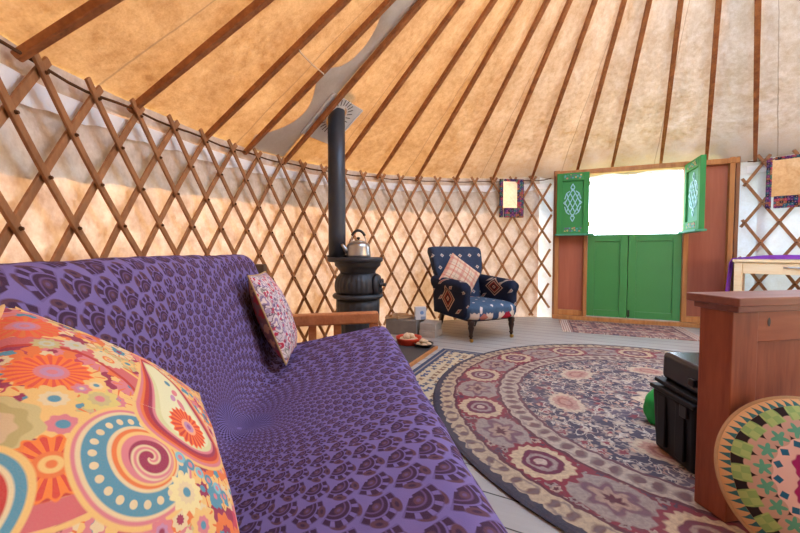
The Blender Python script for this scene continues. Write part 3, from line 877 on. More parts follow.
def frame(c, ex, ey):
    ex = Vector(ex).normalized(); ez = ex.cross(Vector(ey)).normalized(); ey = ez.cross(ex)
    M = Matrix((ex.to_4d(), ey.to_4d(), ez.to_4d(), (0, 0, 0, 1))).transposed(); M.translation = c
    for k in range(3): M[3][k] = 0
    return M

# big bright cushion close to the camera
g = G('paisley_cotton', .85, .15); u, v = g.uv(); W_, H_ = .36, .44
X = u * W_; Y = (1.0 - v) * H_ - .026                     # metres from the top left corner
X0, Y0 = X, Y
wob = g.noise(g.vec(X, Y, 0.), 14, 2) * .008
YEL = lin(232, 194, 122); CRM = lin(224, 206, 162); MAG = lin(150, 44, 86); ORA = lin(226, 120, 68); PNK = lin(214, 128, 138); TEA = lin(76, 146, 168); RED = lin(190, 54, 58); LIL = lin(190, 140, 176); OLI = lin(196, 184, 130)
d, r1, r2, a = floret(g, X + wob, Y, 24., .75, 9., .10)
c = g.mix(g.noise(g.vec(X, Y, 2.), 20, 2).gt(.5, .05), MAG, lin(196, 66, 96))
c = g.mix(d.lt(.60, .03), c, g.ramp(r1, [(0, YEL), (.4, ORA), (.58, CRM), (.74, PNK), (.88, OLI)], True))
c = g.mix(d.lt(.54, .03) * (a * 9. + r1 * 6.).cos().gt(.85, .2) * d.gt(.2, .05), c, ORA)
c = g.mix(d.lt(.26, .03), c, g.ramp(r2, [(0, PNK), (.3, YEL), (.5, TEA), (.7, MAG), (.85, CRM)], True))
c = g.mix(d.lt(.12, .03), c, g.ramp(r1, [(0, TEA), (.4, MAG), (.75, TEA)], True))
d, r1, r2, a = floret(g, X + .31, Y + .17, 58., .9, 5., .15)
c = g.mix(d.lt(.36, .05) * r2.gt(.55), c, g.ramp(r1, [(0, YEL), (.35, PNK), (.6, CRM), (.8, TEA)], True))
def blob(cx, cy, rad, col, n=0., amp=0., w=.002, sx=1., sy=1., rot=0.):
    global c
    x = X - cx; y = Y - cy
    if rot: x, y = x * cos(rot) + y * sin(rot), y * cos(rot) - x * sin(rot)
    x = x * (1 / sx); y = y * (1 / sy)
    d = hyp(x, y)
    if n: d = d / ((ang(y, x) * float(n)).cos() * amp + 1.)
    c = g.mix(d.lt(rad, w), c, col); return d, x, y
def burst(cx, cy, rad, petals, ctr, n=18, sx=1.):
    global c
    d, x, y = blob(cx, cy, rad, petals[0], n, .07, sx=sx)
    sp = (ang(y, x) * float(n)).cos().gt(.1, .4)
    c = g.mix(d.lt(rad * .92, .002) * sp, c, petals[1])
    blob(cx, cy, rad * .42, ctr[0], sx=sx); blob(cx, cy, rad * .28, ctr[1], sx=sx); blob(cx, cy, rad * .13, ctr[2], sx=sx)
def daisy(cx, cy, rad, col, mid, ctr, n=8):
    blob(cx, cy, rad, col, n, .12); blob(cx, cy, rad * .55, mid, n, .08); blob(cx, cy, rad * .25, ctr)
# curved bands near the top and the tear-drop panel's stripes
dd = hyp(X - .04, (Y - .24) * 1.0)
c = g.mix(dd.band(.128, .15, .002), c, lin(206, 104, 110)); c = g.mix(dd.band(.122, .128, .002), c, RED); c = g.mix(dd.band(.15, .155, .002), c, YEL)
for (cx, cy, rr, col) in ((.045, .108, .014, OLI), (.075, .10, .015, lin(206, 196, 176))): daisy(cx, cy, rr, col, lin(190, 200, 180), OLI, 10)
burst(.118, .112, .022, (CRM, lin(214, 208, 160)), (ORA, YEL, PNK), 14)
burst(.022, .058, .036, (lin(232, 96, 70), ORA), (PNK, LIL, PNK), 16)
burst(.055, .178, .040, (lin(240, 124, 60), lin(226, 84, 70)), (PNK, LIL, PNK), 22)
daisy(.062, .232, .024, YEL, CRM, TEA, 9); daisy(.105, .222, .023, lin(216, 200, 120), OLI, PNK, 9); daisy(.075, .272, .027, YEL, PNK, TEA, 8)
daisy(.10, .195, .014, YEL, CRM, TEA, 7); daisy(.085, .207, .010, PNK, LIL, CRM, 6)
for rr, col in ((.052, lin(200, 186, 130)), (.042, lin(180, 166, 110)), (.032, lin(206, 180, 140)), (.02, PNK)): blob(.008, .28, rr, col, 10, .05)
burst(.075, .325, .036, (lin(236, 130, 60), lin(214, 70, 62)), (ORA, YEL, ORA), 16)
for rr, col in ((.062, YEL), (.056, TEA), (.048, CRM), (.044, RED), (.026, YEL), (.018, ORA)): blob(.012, .372, rr, col, sx=1., sy=1.2)
# swirl
def ring_off(cx, cy, rad, col, ox=0., oy=0.): blob(cx + ox, cy + oy, rad, col)
sx_, sy_ = .160, .300
blob(sx_, sy_, .079, YEL); blob(sx_ + .052, sy_ - .055, .03, YEL); blob(sx_, sy_, .074, PNK); blob(sx_, sy_, .070, CRM); d0, x0, y0 = blob(sx_ + .001, sy_, .066, TEA)
dots = ((ang(y0, x0) * (22 / (2 * pi))).f() - .5); rr_ = d0 - .055
c = g.mix(hyp(dots * .0165, rr_).lt(.0046, .0012), c, CRM)
blob(sx_ + .006, sy_ - .004, .046, CRM); blob(sx_ + .007, sy_ - .004, .042, ORA); blob(sx_ + .009, sy_ - .004, .038, YEL); blob(sx_ + .010, sy_ - .003, .034, PNK)
d0, x0, y0 = blob(sx_ + .012, sy_ - .002, .027, MAG)
spi = (ang(y0, x0) * (1 / (2 * pi)) + d0 * 46.).f()
c = g.mix(d0.lt(.03, .002) * spi.band(.15, .6, .1), c, CRM); c = g.mix(d0.lt(.03, .002) * spi.band(.28, .45, .1), c, PNK)
# tear-drop panel with a sunburst
def drop(rad, col, cx=.238, cy=.205, top=.045):
    global c
    x = (X - cx) * (1 / 1.22); y = Y - cy
    w = g.math('MULTIPLY_ADD', y, 1 / (cy - top), 1.0, clamp=True)        # 0 at the tip, 1 at the belly
    dt = g.math('MAXIMUM', hyp(x, y) * y.gt(0., .0005), (x + (1.0 - w) * .045).abs() / (w * .95 + .05) * y.lt(0., .0005))
    inside = dt.lt(rad, .002) * Y.gt(top + .06 - rad * .9, .002)
    c = g.mix(inside, c, col)
for rad, col in ((.076, YEL), (.071, PNK), (.066, ORA), (.062, RED), (.056, MAG), (.051, PNK), (.047, lin(212, 214, 160)), (.040, lin(224, 226, 182))): drop(rad, col)
burst(.240, .212, .036, (lin(238, 116, 62), lin(210, 64, 60)), (lin(240, 170, 130), LIL, lin(150, 90, 150)), 20)
blob(.222, .14, .010, PNK, sx=.6, rot=.4); blob(.232, .165, .012, PNK, sx=.6, rot=-.5); blob(.215, .16, .009, LIL, sx=.6, rot=.3); blob(.212, .118, .008, TEA, sx=.7)
daisy(.225, .33, .024, lin(232, 220, 160), CRM, TEA, 12); daisy(.20, .375, .013, PNK, LIL, MAG, 7); daisy(.28, .315, .016, TEA, TEA, PNK, 8); daisy(.255, .36, .018, YEL, PNK, TEA, 8)
for k in range(6): blob(.215 + .018 * k, .283 + .004 * k, .0085, TEA if k % 2 else lin(120, 190, 200)); blob(.215 + .018 * k, .283 + .004 * k, .004, PNK)
wv = g.noise(g.vec(X0, Y0, 0.), 500, 1); c = g.mix(wv * .22, c, lin(190, 156, 118)); g.col(c); g.bump(wv, .3, .0015)
M_PAIS = g
TL = Vector((-.597, .55, .797)); TR = Vector((-.439, .76, .581)); BR = Vector((-.177, .45, .428))
ex_ = (TR - TL).normalized(); ey_ = (TR - BR); ey_ = (ey_ - ex_ * ey_.dot(ex_)).normalized()
M = frame(TL + ex_ * .174 - ey_ * .215, ex_, ey_)
make_pillow('cushion', 'big orange, pink and yellow paisley cushion at the near end of the sofa', 'cushion', M, W_, H_, .13, M_PAIS, fabric('cushion_back_cotton', lin(222, 190, 140)), fabric('cushion_seam', lin(226, 180, 120)))

# small pale paisley cushion at the sofa's far corner
g = G('pale_paisley_cotton', .85, .15); u, v = g.uv(); X = u * .42; Y = v * .42
wob = g.noise(g.vec(X, Y, 0.), 12, 2) * .02
d, r1, r2, a = floret(g, X + wob, Y * .75, 17., .85, 3., .35)
c = g.mix(g.noise(g.vec(X, Y, 1.), 26, 3).gt(.56, .06), lin(206, 190, 192), lin(160, 140, 166))
c = g.mix(d.lt(.50, .04), c, lin(120, 96, 110)); c = g.mix(d.lt(.45, .04), c, lin(216, 202, 196)); c = g.mix(d.lt(.30, .05), c, g.ramp(r1, [(0, lin(190, 60, 80)), (.35, lin(150, 130, 160)), (.6, lin(206, 110, 120)), (.8, lin(150, 140, 130))], True)); c = g.mix(d.lt(.14, .05), c, lin(226, 210, 200))
d, r1, r2, a = floret(g, X + .2, Y + .1, 38., .9, 5., .2); c = g.mix(d.lt(.3, .05) * r1.gt(.5), c, g.ramp(r2, [(0, lin(196, 60, 84)), (.5, lin(120, 100, 130)), (.75, lin(180, 90, 110))], True))
nl = g.noise(g.vec(X, Y, 5.), 22, 2); c = g.mix((nl - .5).abs().lt(.012, .012), c, lin(110, 86, 100)); g.col(c)
M_PP = g
g = G('brown_floral_cotton', .85, .15); u, v = g.uv(); d, r1, r2, a = floret(g, u, v, 9., .9, 5., .25)
c = g.mix(d.lt(.4, .06), lin(132, 96, 88), g.ramp(r1, [(0, lin(180, 70, 70)), (.4, lin(200, 150, 110)), (.7, lin(150, 120, 120))], True)); g.col(c)
e = Vector((0, -.255, .967)).normalized()
cw = sm((.43, -.612 + .02, .575)); ax = (Matrix.Rotation(SRZ, 3, 'Z') @ Vector((-1, 0.0, 0))).normalized(); upv = (Matrix.Rotation(SRZ, 3, 'Z') @ Vector((0, -.36, .93))).normalized()
M = frame(cw, -ax, upv); 
if (M.to_3x3() @ Vector((0, 0, 1))).dot(Matrix.Rotation(SRZ, 3, 'Z') @ Vector((0, 1, 0))) < 0: M = frame(cw, ax, upv)
make_pillow('cushion', 'small pale paisley cushion leaning in the far corner of the sofa', 'cushion', M, .35, .43, .14, M_PP, g, fabric('cushion_seam', lin(190, 160, 110)))

# ------------------------------------------------------------------ armchair
def kilim(name, base, motif, seed=0., dia=None, scale=9.):
    g = G(name, .92, .1); x, y, z = g.obj()
    px = x + y * .35; pz = z + y * .5
    gx = (px * scale + seed); gz = (pz * scale * .8); rw = gz.fl(); gx = gx + rw.mod(2.0) * .5
    lx = (gx.f() - .5).abs(); lz = (gz.f() - .5).abs(); m = lx * .8 + lz
    c = g.mix(g.noise(g.vec(x, y, z), 40, 2), base, tuple(k * 1.5 for k in base))
    c = g.mix(m.lt(.16, .04), c, motif); c = g.mix(m.lt(.07, .03), c, lin(150, 70, 70))
    if dia:
        ax_, u0, v0, su, sv = dia
        U = {'x': x, 'y': y}[ax_]
        m = (U - u0).abs() * (1 / su) + (z - v0).abs() * (1 / sv)
        for lim, col in ((1., lin(186, 160, 140)), (.86, lin(70, 36, 36)), (.70, lin(176, 140, 120)), (.58, lin(120, 52, 46)), (.36, lin(30, 30, 44)), (.22, lin(190, 160, 140)), (.1, lin(130, 50, 50))):
            c = g.mix(m.lt(lim, .03), c, col)
    n = g.noise(g.vec(x, y, z), 260, 1); g.col(c); g.bump(n, .3, .002); return g
KB = lin(36, 44, 66)
M_KB = kilim('navy_kilim_back', lin(50, 60, 80), lin(196, 190, 180), .2, None, 8.)
M_KA1 = kilim('navy_kilim_left_arm', lin(30, 36, 54), lin(170, 160, 150), .4, ('y', .03, .40, .13, .14), 9.)
M_KA2 = kilim('navy_kilim_right_arm', lin(30, 36, 54), lin(170, 160, 150), .1, ('y', .0, .50, .15, .10), 9.)
g = G('blue_kilim_seat', .92, .1); x, y, z = g.obj()
c = g.mix(g.noise(g.vec(x, y, z), 30, 2), lin(58, 78, 102), lin(80, 102, 126))
gx = x * 8.; gy = y * 8. + .3; m = (gx.f() - .5).abs() + (gy.f() - .5).abs(); c = g.mix(m.lt(.13, .04), c, lin(206, 196, 190))
c = g.mix((y.gt(.12, .01)) * ((x * 10.).f() - .5).abs().lt(.3, .05), c, lin(190, 130, 110))
zz = ((x * 26.).f() - .5).abs() * .03
bandm = (z + zz).lt(.298, .006)
cb_ = g.mix(((x * 7. + .2).f() - .5).abs().lt(.26, .04), lin(60, 78, 108), lin(206, 190, 176))
tri = ((x - .12).abs() * 1.0 + (z - .235).abs()).lt(.075, .01); cb_ = g.mix(tri, cb_, lin(150, 34, 52)); tri = ((x + .16).abs() + (z - .25).abs()).lt(.045, .01); cb_ = g.mix(tri, cb_, lin(176, 110, 96))
c = g.mix(bandm, c, cb_); c = g.mix(z.lt(.222, .006), c, lin(46, 60, 88))
n = g.noise(g.vec(x, y, z), 260, 1); g.col(c); g.bump(n, .3, .002); M_KS = g
AC = Vector((.805, 3.87, 0)); ARZ = .428
t = thing('armchair', 'low navy blue kilim armchair with rolled arms against the lattice wall', 'armchair', AC, ARZ)
# seat
mb = MB(); P = []
for i in range(25):
    u = i / 24 * 2 - 1; row = []
    for k in range(40):
        a = 2 * pi * k / 40
        ca_, sa_ = cos(a), sin(a)
        yy = (abs(ca_) ** .45) * (1 if ca_ > 0 else -1) * .31; zz = (abs(sa_) ** .6) * (1 if sa_ > 0 else -1) * .085
        wv = 1 - abs(u) ** 6 * .18
        bow = -.035 * (1 - u * u) if yy < 0 else 0
        row.append((u * (.275 + .02 * (yy < -.1)), -.03 + yy * wv + bow, .285 + zz * wv + (.02 * (1 - u * u) if zz > 0 else 0)))
    P.append(row)
mb.quadgrid(P, closed_v=True); mb.cap(range(40)[::-1]); mb.cap(range(24 * 40, 25 * 40)); mb.build('seat', M_KS, t, smooth=True)
MB().box((0, 0, .215), (.52, .54, .04)).build('seat_frame', M_DARKLEG, t, bevel=.006)
# back
prof_b = [(.20, .30), (.235, .45), (.285, .62), (.335, .78), (.36, .86), (.375, .905), (.40, .935), (.435, .945), (.47, .93), (.485, .895), (.47, .86), (.445, .83), (.42, .72), (.375, .52), (.335, .34), (.32, .2), (.22, .2)]
pb = catmull([(a, b, 0) for a, b in prof_b], 64)
mb = MB(); rows = []
for i in range(21):
    u = i / 20 * 2 - 1; row = []
    for p in pb:
        w = .25 + .085 * sstep(.35, .9, p.y); e = abs(u) ** 8
        cy, cz = .36, .6
        hollow = .03 * (u * u) * (1 if p.x < .4 else .6)
        row.append((u * w, p.x + (.345 - p.x + (p.y - .55) * .25) * e * .25 - hollow * sstep(.4, .8, p.y), p.y - e * .012))
    rows.append(row)
mb.quadgrid(rows, closed_v=True); n_ = len(pb); mb.cap(range(n_)[::-1]); mb.cap(range(20 * n_, 21 * n_)); mb.build('backrest', M_KB, t, smooth=True)
# arms
prof_a = [(.262, .22), (.256, .36), (.25, .46), (.24, .52), (.252, .565), (.29, .588), (.335, .58), (.362, .545), (.352, .50), (.33, .465), (.325, .36), (.318, .22)]
pa = catmull([(a, b, 0) for a, b in prof_a], 44)
for s, mm in ((-1, M_KA1), (1, M_KA2)):
    mb = MB(); rows = []
    for i in range(17):
        v = i / 16; yy = .33 - .60 * v; row = []
        e = sstep(.88, 1., v) ** 2 * .16
        for p in pa:
            cx, cz = .30, .45
            x_ = p.x + (cx - p.x) * e; z_ = p.y + (cz - p.y) * e + .035 * (1 - v) * sstep(.4, .58, p.y)
            row.append((s * x_, yy, z_))
        rows.append(row)
    mb.quadgrid(rows, closed_v=True); n_ = len(pa); mb.cap(range(n_)[::-1]); mb.cap(range(16 * n_, 17 * n_)); mb.build('armrest', mm, t, smooth=True)
for s in (-1, 1):
    lg = MB().lathe([(.0, .035), (.014, .035), (.016, .05), (.024, .06), (.017, .07), (.02, .10), (.03, .14), (.026, .165), (.034, .172), (.034, .2), (.03, .215), (.0, .215)], 20, (s * .25, -.275, 0)).build('front_leg', M_DARKLEG, t, smooth=True)
    mb = MB(); mb.tube([(s * .25 - .011, -.283, .018), (s * .25 + .011, -.283, .018)], .018, 14); mb.tube([(s * .25, -.278, .018), (s * .25, -.275, .042)], .008, 8); mb.build('castor', M_BRASS, lg, smooth=True)
    mb = MB(); mb.beam([(s * .235, .27, .22), (s * .24, .31, .1), (s * .245, .36, .0)], (1, 0, 0), [.04, .036, .03], [.04, .036, .03]); mb.build('rear_leg', M_DARKLEG, t, bevel=.004)

g = G('tartan_wool', .9, .1); u, v = g.uv()
def tart(w_):
    f = (w_ * 2.4 + .15).f(); return f.band(.1, .30, .02), (f - .6).abs().lt(.03, .015), (f - .82).abs().lt(.015, .01)
c = lin(214, 192, 166)
for w_ in (u, v):
    a1, a2, a3 = tart(w_)
    c = g.mix(a1 * .5, c, lin(188, 92, 88)); c = g.mix(a2 * .8, c, lin(196, 96, 84)); c = g.mix(a3 * .6, c, lin(110, 96, 110))
n = g.noise(g.vec(u, v, 0.), 120, 1); c = g.mix(n * .2, c, lin(190, 170, 150)); g.col(c); g.bump(n, .3, .002)
R3 = Matrix.Rotation(ARZ, 3, 'Z'); rr = radians(-36)
ex = R3 @ Vector((cos(rr), .25 * -sin(rr) * -1 * 0 + .0, sin(rr))); ey = R3 @ Vector((-sin(rr), .30, cos(rr)))
ex = R3 @ Vector((cos(rr), .30 * sin(rr), sin(rr))); ey = R3 @ Vector((-sin(rr), .30 * cos(rr), cos(rr)))
make_pillow('cushion', 'red and cream tartan cushion tilted on the blue armchair', 'cushion', frame(AC + R3 @ Vector((-.09, .155, .615)), ex, ey), .40, .36, .14, g, g, fabric('cushion_seam', lin(200, 150, 120)))
# ------------------------------------------------------------------ mirrors on the lattice
def patch(name, seed):
    g = G(name, .8, .2); x, y, z = g.obj()
    n = g.vor(g.vec(x + seed, z), 38., .35); s = g.n.new('ShaderNodeSeparateColor'); g.link(n.outputs['Color'], s.inputs[0])
    c = g.ramp(V(g, s.outputs[0]), [(0, lin(60, 40, 96)), (.2, lin(150, 90, 60)), (.36, lin(40, 90, 110)), (.52, lin(110, 50, 110)), (.66, lin(36, 32, 44)), (.8, lin(60, 110, 90)), (.92, lin(170, 60, 80))], True)
    c = g.mix(V(g, n.outputs['Distance']).lt(.16, .05), c, lin(170, 130, 120)); return g.col(c)
def mirror(th, w, h, zb, l, r_, tp, bt, label, seed, tilt=0.):
    """th of the left edge, outer size w x h, border widths"""
    p = on(th, R - .062, zb)
    t = thing('wall_mirror', label, 'mirror', p, -th); t.rotation_euler = (tilt, 0, -th)
    M_P = patch('patchwork_border', seed); mb = MB()
    for c, d in (((l / 2, 0, h / 2), (l, .03, h)), ((w - r_ / 2, 0, h / 2), (r_, .03, h)), ((w / 2, 0, bt / 2), (w - l - r_, .03, bt)), ((w / 2, 0, h - tp / 2), (w - l - r_, .03, tp))): mb.box(c, d)
    mb.build('patchwork_frame', M_P, t, bevel=.006)
    MB().box(((l + w - r_) / 2, .004, (bt + h - tp) / 2), (w - l - r_ + .01, .008, h - bt - tp + .01)).build('mirror_glass', M_MIRROR, t)
    return t
mirror(-.168, .335, .50, 1.335, .045, .085, .03, .125, 'small mirror with a purple patchwork frame on the lattice left of the door', .3, 0.)
mirror(.792, .62, .54, 1.345, .045, .08, .03, .125, 'larger mirror with a patchwork frame above the desk at the right edge', 1.7, radians(-2))

# ------------------------------------------------------------------ desk and cloth
DK0 = Vector((3.45, 3.76, 0)); DKZ = atan2(-.73, .69)
t = thing('desk', 'pale pine desk with one drawer standing right of the door', 'desk', DK0, DKZ)
Wd, Dd, Hd = .95, .44, .805
MB().box((Wd / 2, Dd / 2, Hd - .014), (Wd + .02, Dd + .02, .028)).build('desk_top', M_CREAM, t, bevel=.004)
for xx in (.035, Wd - .035):
    for yy in (.035, Dd - .035):
        MB().box((xx, yy, (Hd - .028) / 2), (.062, .062, Hd - .028)).build('leg', M_CREAM, t, bevel=.004)
mb = MB(); mb.box((Wd / 2, Dd - .03, Hd - .09), (Wd - .13, .02, .12)); mb.box((.03, Dd / 2, Hd - .09), (.02, Dd - .13, .12)); mb.box((Wd - .03, Dd / 2, Hd - .09), (.02, Dd - .13, .12)); mb.build('apron', M_CREAM, t)
mb = MB(); mb.box((Wd / 2, .02, Hd - .09), (Wd - .136, .022, .11)); dw = mb.build('drawer', M_CREAM, t, bevel=.003)
mb = MB(); mb.tube([(Wd / 2 - .12 + .24 * k / 8, .004 - .018 * sin(pi * k / 8), Hd - .075) for k in range(9)], .007, 8); mb.build('drawer_handle', M_STEEL, dw, smooth=True)
mb = MB(); rows = []
for k in range(13):
    yy = .10 + (Dd - .08) * k / 12
    wv = .006 * sin(k * 1.9)
    rows.append([(-.075 + wv, yy, .22 + .02 * sin(k)), (-.062 + wv, yy, .5), (-.04 + wv * .5, yy, .77), (-.02, yy, Hd + .006), (.0, yy, Hd + .009), (.2, yy, Hd + .008 + .03 * sstep(5, 9, k)), (.4, yy, Hd + .008 + .036 * sstep(5, 9, k)), (.6, yy, Hd + .008 + .03 * sstep(5, 9, k)), (Wd + .01, yy, Hd + .008 + .026 * sstep(5, 9, k))])
mb.quadgrid(rows); o = mb.build('desk_cloth', M_PURPLE, smooth=True, solid=.006); o.location = DK0; o.rotation_euler = (0, 0, DKZ)
tag(o, 'purple cloth lying on the back of the pine desk and hanging down its left side', 'cloth')

# ------------------------------------------------------------------ wooden bed end, black box, green bag, round cushion
BZ = radians(10); BO = Vector((1.017, 1.085, .017))
t = thing('bed_end', 'reddish brown wooden bed end with a thick moulded cap at the right', 'bed', BO, BZ); t.scale = (1, 1, .966)
M_CAP = wood('cap_wood', lin(150, 96, 80), lin(116, 66, 54), 14, .38, (.12, 1, 1), .05)
Wb = 1.0
MB().box((Wb / 2, .085, .736), (Wb, .17, .028)).build('cap_rail', M_CAP, t, bevel=.004)
MB().box((Wb / 2 + .008, .085, .712), (Wb - .016, .142, .022)).build('cap_moulding', M_CAP, t, bevel=.004)
MB().box((.075, .088, .352), (.10, .105, .702)).build('bed_post', M_PINE, t, bevel=.004)
MB().box((Wb - .075, .088, .352), (.10, .105, .702)).build('bed_post', M_PINE, t, bevel=.004)
g = wood('rail_wood', lin(172, 100, 70), lin(136, 70, 46), 12, .42, (.12, 1, 1), .06)
MB().box((Wb / 2, .088, .647), (Wb - .25, .075, .108)).build('top_rail', g, t, bevel=.004)
mb = MB(); mb.lathe([(.0, 0), (.008, 0), (.009, .001), (0, .0015)], 20, (.185, .0500, .66), Matrix.Rotation(radians(90), 3, 'X') @ Matrix.Diagonal((.7, 1.7, 1)).to_3x3()); mb.build('wood_knot', M_DARKLEG, t)
MB().box((Wb / 2, .095, .34), (Wb - .25, .03, .52)).build('end_panel', M_PINE, t, bevel=.003)
MB().box((Wb / 2, .088, .10), (Wb - .25, .06, .12)).build('bottom_rail', g, t, bevel=.004)

BX = Vector((1.13, 1.61, .017)); BXZ = radians(-3)
t = thing('storage_box', 'black plastic box with a separate lid standing on the round rug behind the bed end', 'box', BX, BXZ)
def hollow(mb, x0, x1, y0, y1, z0, z1, top):
    N = [(x0, y0), (x1, y0), (x1, y1), (x0, y1)]
mb = MB(); P = [(0, 0), (.34, 0), (.34, -.25), (0, -.25)]
rows = [[(x + (.012 if x < .1 else -.012) * (1 - k), y + (-.012 if y > -.1 else .012) * (1 - k), z) for x, y in P] for k, z in ((0, 0), (1, .262))]
mb.quadgrid(rows, closed_v=True); mb.cap([0, 1, 2, 3]); mb.cap([7, 6, 5, 4]); body = mb.build('box_body', M_BLACKPL, t, bevel=.014, seg=3)
mb = MB(); mb.box((.17, -.125, .270), (.355, .265, .02)); mb.build('body_rim', M_BLACKPL, t, bevel=.006)
mb = MB()
for yy in (-.07, -.18): mb.box((.002, yy, .14), (.012, .05, .22))
mb.build('side_ribs', M_BLACKPL, body, bevel=.004)
Rl = Matrix.Rotation(radians(2), 3, 'X')
mb = MB(); mb.box((.185, -.13, .364), (.31, .235, .118), Rl); lid = mb.build('box_lid', plain('black_lid_plastic', lin(30, 34, 44), .22, .6), t, bevel=.02, seg=3)
mb = MB(); mb.box((.175, -.128, .295), (.335, .25, .018), Rl); mb.build('lid_rim', M_BLACKPL, lid, bevel=.004)
MB().box((.002, -.20, .235), (.018, .04, .05)).build('latch', M_BLACK, t, bevel=.004)
MB().box((.030, -.20, .35), (.02, .03, .03)).build('lid_catch', M_BLACK, lid, bevel=.004)
mb = MB(); mb.tube([(.30, -.05, .42), (.30, -.065, .45), (.30, -.19, .45), (.30, -.205, .42)], .010, 8); mb.build('carry_handle', M_BLACKPL, lid, smooth=True)

M_BAG = plain('green_bag_plastic', lin(30, 160, 70), .4, .4, 0, .2, 20)
mb = MB(); rows = []
for i in range(13):
    zz = i / 12; row = []
    for k in range(24):
        a = 2 * pi * k / 24; s_ = sin(pi * min(1, zz * .85 + .14)) ** .5
        w = 1 + .18 * mnoise.noise(Vector((cos(a) * 2, sin(a) * 2, zz * 4)))
        row.append((.075 * cos(a) * s_ * w, .06 * sin(a) * s_ * w, zz * .19))
    rows.append(row)
mb.quadgrid(rows, closed_v=True); mb.cap(range(24)[::-1]); mb.cap(range(12 * 24, 13 * 24))
o = mb.build('carrier_bag', M_BAG, smooth=True); o.location = (1.312, 1.80, .016); tag(o, 'crumpled bright green bag peeping out behind the black box', 'bag')

g = G('round_cushion_print', .85, .15); x, y, z = g.obj()
x = x + g.noise(g.vec(x, y, 0.), 9, 2) * .012 - .006
r = hyp(x, y); th = ang(y, x); Rc = .222
q = r * (1 / Rc)
c = lin(226, 178, 162)
d_ = q / ((th * 5. + .6).cos() * .14 + 1.0) ; d_ = d_ / ((th * 22.).cos() * .03 + 1.)
c = g.mix(d_.lt(.36, .015), c, lin(160, 36, 90)); d2 = q / ((th * 5. + .6).cos() * .22 + 1.); c = g.mix(d2.lt(.22, .03), c, lin(64, 80, 150)); c = g.mix(d2.lt(.07, .02), c, lin(200, 60, 110))
lx, ly = pcell(th, q, 18., 0., .50); m = lx.abs() + ly.abs(); c = g.mix(m.lt(.05, .008), c, lin(44, 96, 122))
c = g.mix(q.gt(.56, .01), c, lin(46, 34, 34))
lx, ly = pcell(th, q, 18., pi / 18, .67); dd = hyp(lx * .95, ly * .85); c = g.mix(dd.lt(.115, .008), c, lin(196, 152, 132))
aa = ang(lx, ly); dl = hyp(lx, ly + .04) / ((ang(lx, ly + .04) * 5.).cos() * .35 + .9); c = g.mix(dl.lt(.075, .01) * dd.lt(.115, .01), c, lin(96, 158, 128))
lx, ly = pcell(th, q, 18., 0., .83); m = g.math('MAXIMUM', lx.abs() * .85, ly.abs()); c = g.mix(m.lt(.085, .01) * (1 - (lx.abs() * 1.0 + (ly + .02).abs() * .3).gt(.118, .01)), c, g.mix(((ly * 30.).sin() * (lx * 40.).sin()).gt(0., .2), lin(168, 182, 110), lin(142, 168, 100)))
c = g.mix(q.gt(.905, .006), c, lin(222, 172, 120))
lx, ly = pcell(th, q, 64., 0., .95); c = g.mix((ly + lx.abs() * 2.2).lt(.035, .01) * q.gt(.905, .006), c, lin(62, 110, 108))
wv = g.noise(g.vec(x, y, z), 400, 1); g.col(c); g.bump(wv, .3, .0015)
g2 = G('cushion_backing', .85, .15); x, y, z = g2.obj(); d, r1, r2, a = floret(g2, x, y, 20., .9, 5., .2)
c = g2.mix(d.lt(.45, .05), lin(150, 40, 84), g2.ramp(r1, [(0, lin(60, 70, 140)), (.4, lin(200, 150, 160)), (.7, lin(46, 60, 110))], True)); g2.col(c)
cc_ = Vector((1.168, 1.005, .232)); n_ = Vector((-.30, -.90, .34)).normalized()
up_ = Vector((0, 0, 1)); ex_ = up_.cross(n_).normalized(); M = frame(cc_, ex_, n_.cross(ex_))
t = thing('round_cushion', 'round cushion printed with flowers and leaves leaning on the bed end', 'cushion', None, M=M)
def dome(mb, rad, th_, s):
    rows = []
    for i in range(22):
        q_ = i / 21; rows.append([(rad * q_ * cos(a), rad * q_ * sin(a), s * th_ * (1 - q_ ** 3.2) ** .6) for a in [2 * pi * k / 72 for k in range(72)]])
    rows[0] = [(rad * .002 * cos(2 * pi * k / 72), rad * .002 * sin(2 * pi * k / 72), s * th_) for k in range(72)]
    mb.quadgrid(rows, closed_v=True)
mb = MB(); dome(mb, Rc, .075, 1); mb.build('printed_front', g, t, smooth=True)
mb = MB(); dome(mb, Rc * 1.0, .06, -1); mb.build('backing', g2, t, smooth=True)
mb = MB(); mb.tube([(Rc * cos(2 * pi * k / 90), Rc * sin(2 * pi * k / 90), 0) for k in range(91)], .006, 8); mb.build('seam', fabric('cushion_seam', lin(190, 150, 110)), t, smooth=True)

# ------------------------------------------------------------------ things beside the hearth
loc = Vector((.06, 3.93, 0))
mb = MB(); mb.box((0, 0, .083), (.36, .24, .166)); o = mb.build('stone_block', M_GREY, bevel=.008); o.location = loc; o.rotation_euler = (0, 0, RA); tag(o, 'low dark grey stone block against the wall right of the stove', 'block')
M_PALE = plain('pale_brick', lin(176, 166, 156), .85, .2, 0, .15, 20)
for k, lab in enumerate(('pale grey brick lying on the floor left of the armchair', 'pale grey brick lying on top of the other one left of the armchair')):
    mb = MB(); mb.box((0, 0, .036), (.17, .22, .072)); mb.box((0, -.111, .036), (.12, .004, .03)); o = mb.build('brick', M_PALE, bevel=.005); o.location = Vector((.325, 3.80, .002 + .0745 * k)); o.rotation_euler = (0, 0, RA + .04 * k); tag(o, lab, 'brick')
M_CHIP = plain('cream_chunks', lin(216, 190, 156), .85, .2, 0, .2, 30)
M_STICK = wood('kindling_wood', lin(196, 158, 116), lin(150, 108, 72), 20, .7, (.1, 1, 1), .1)
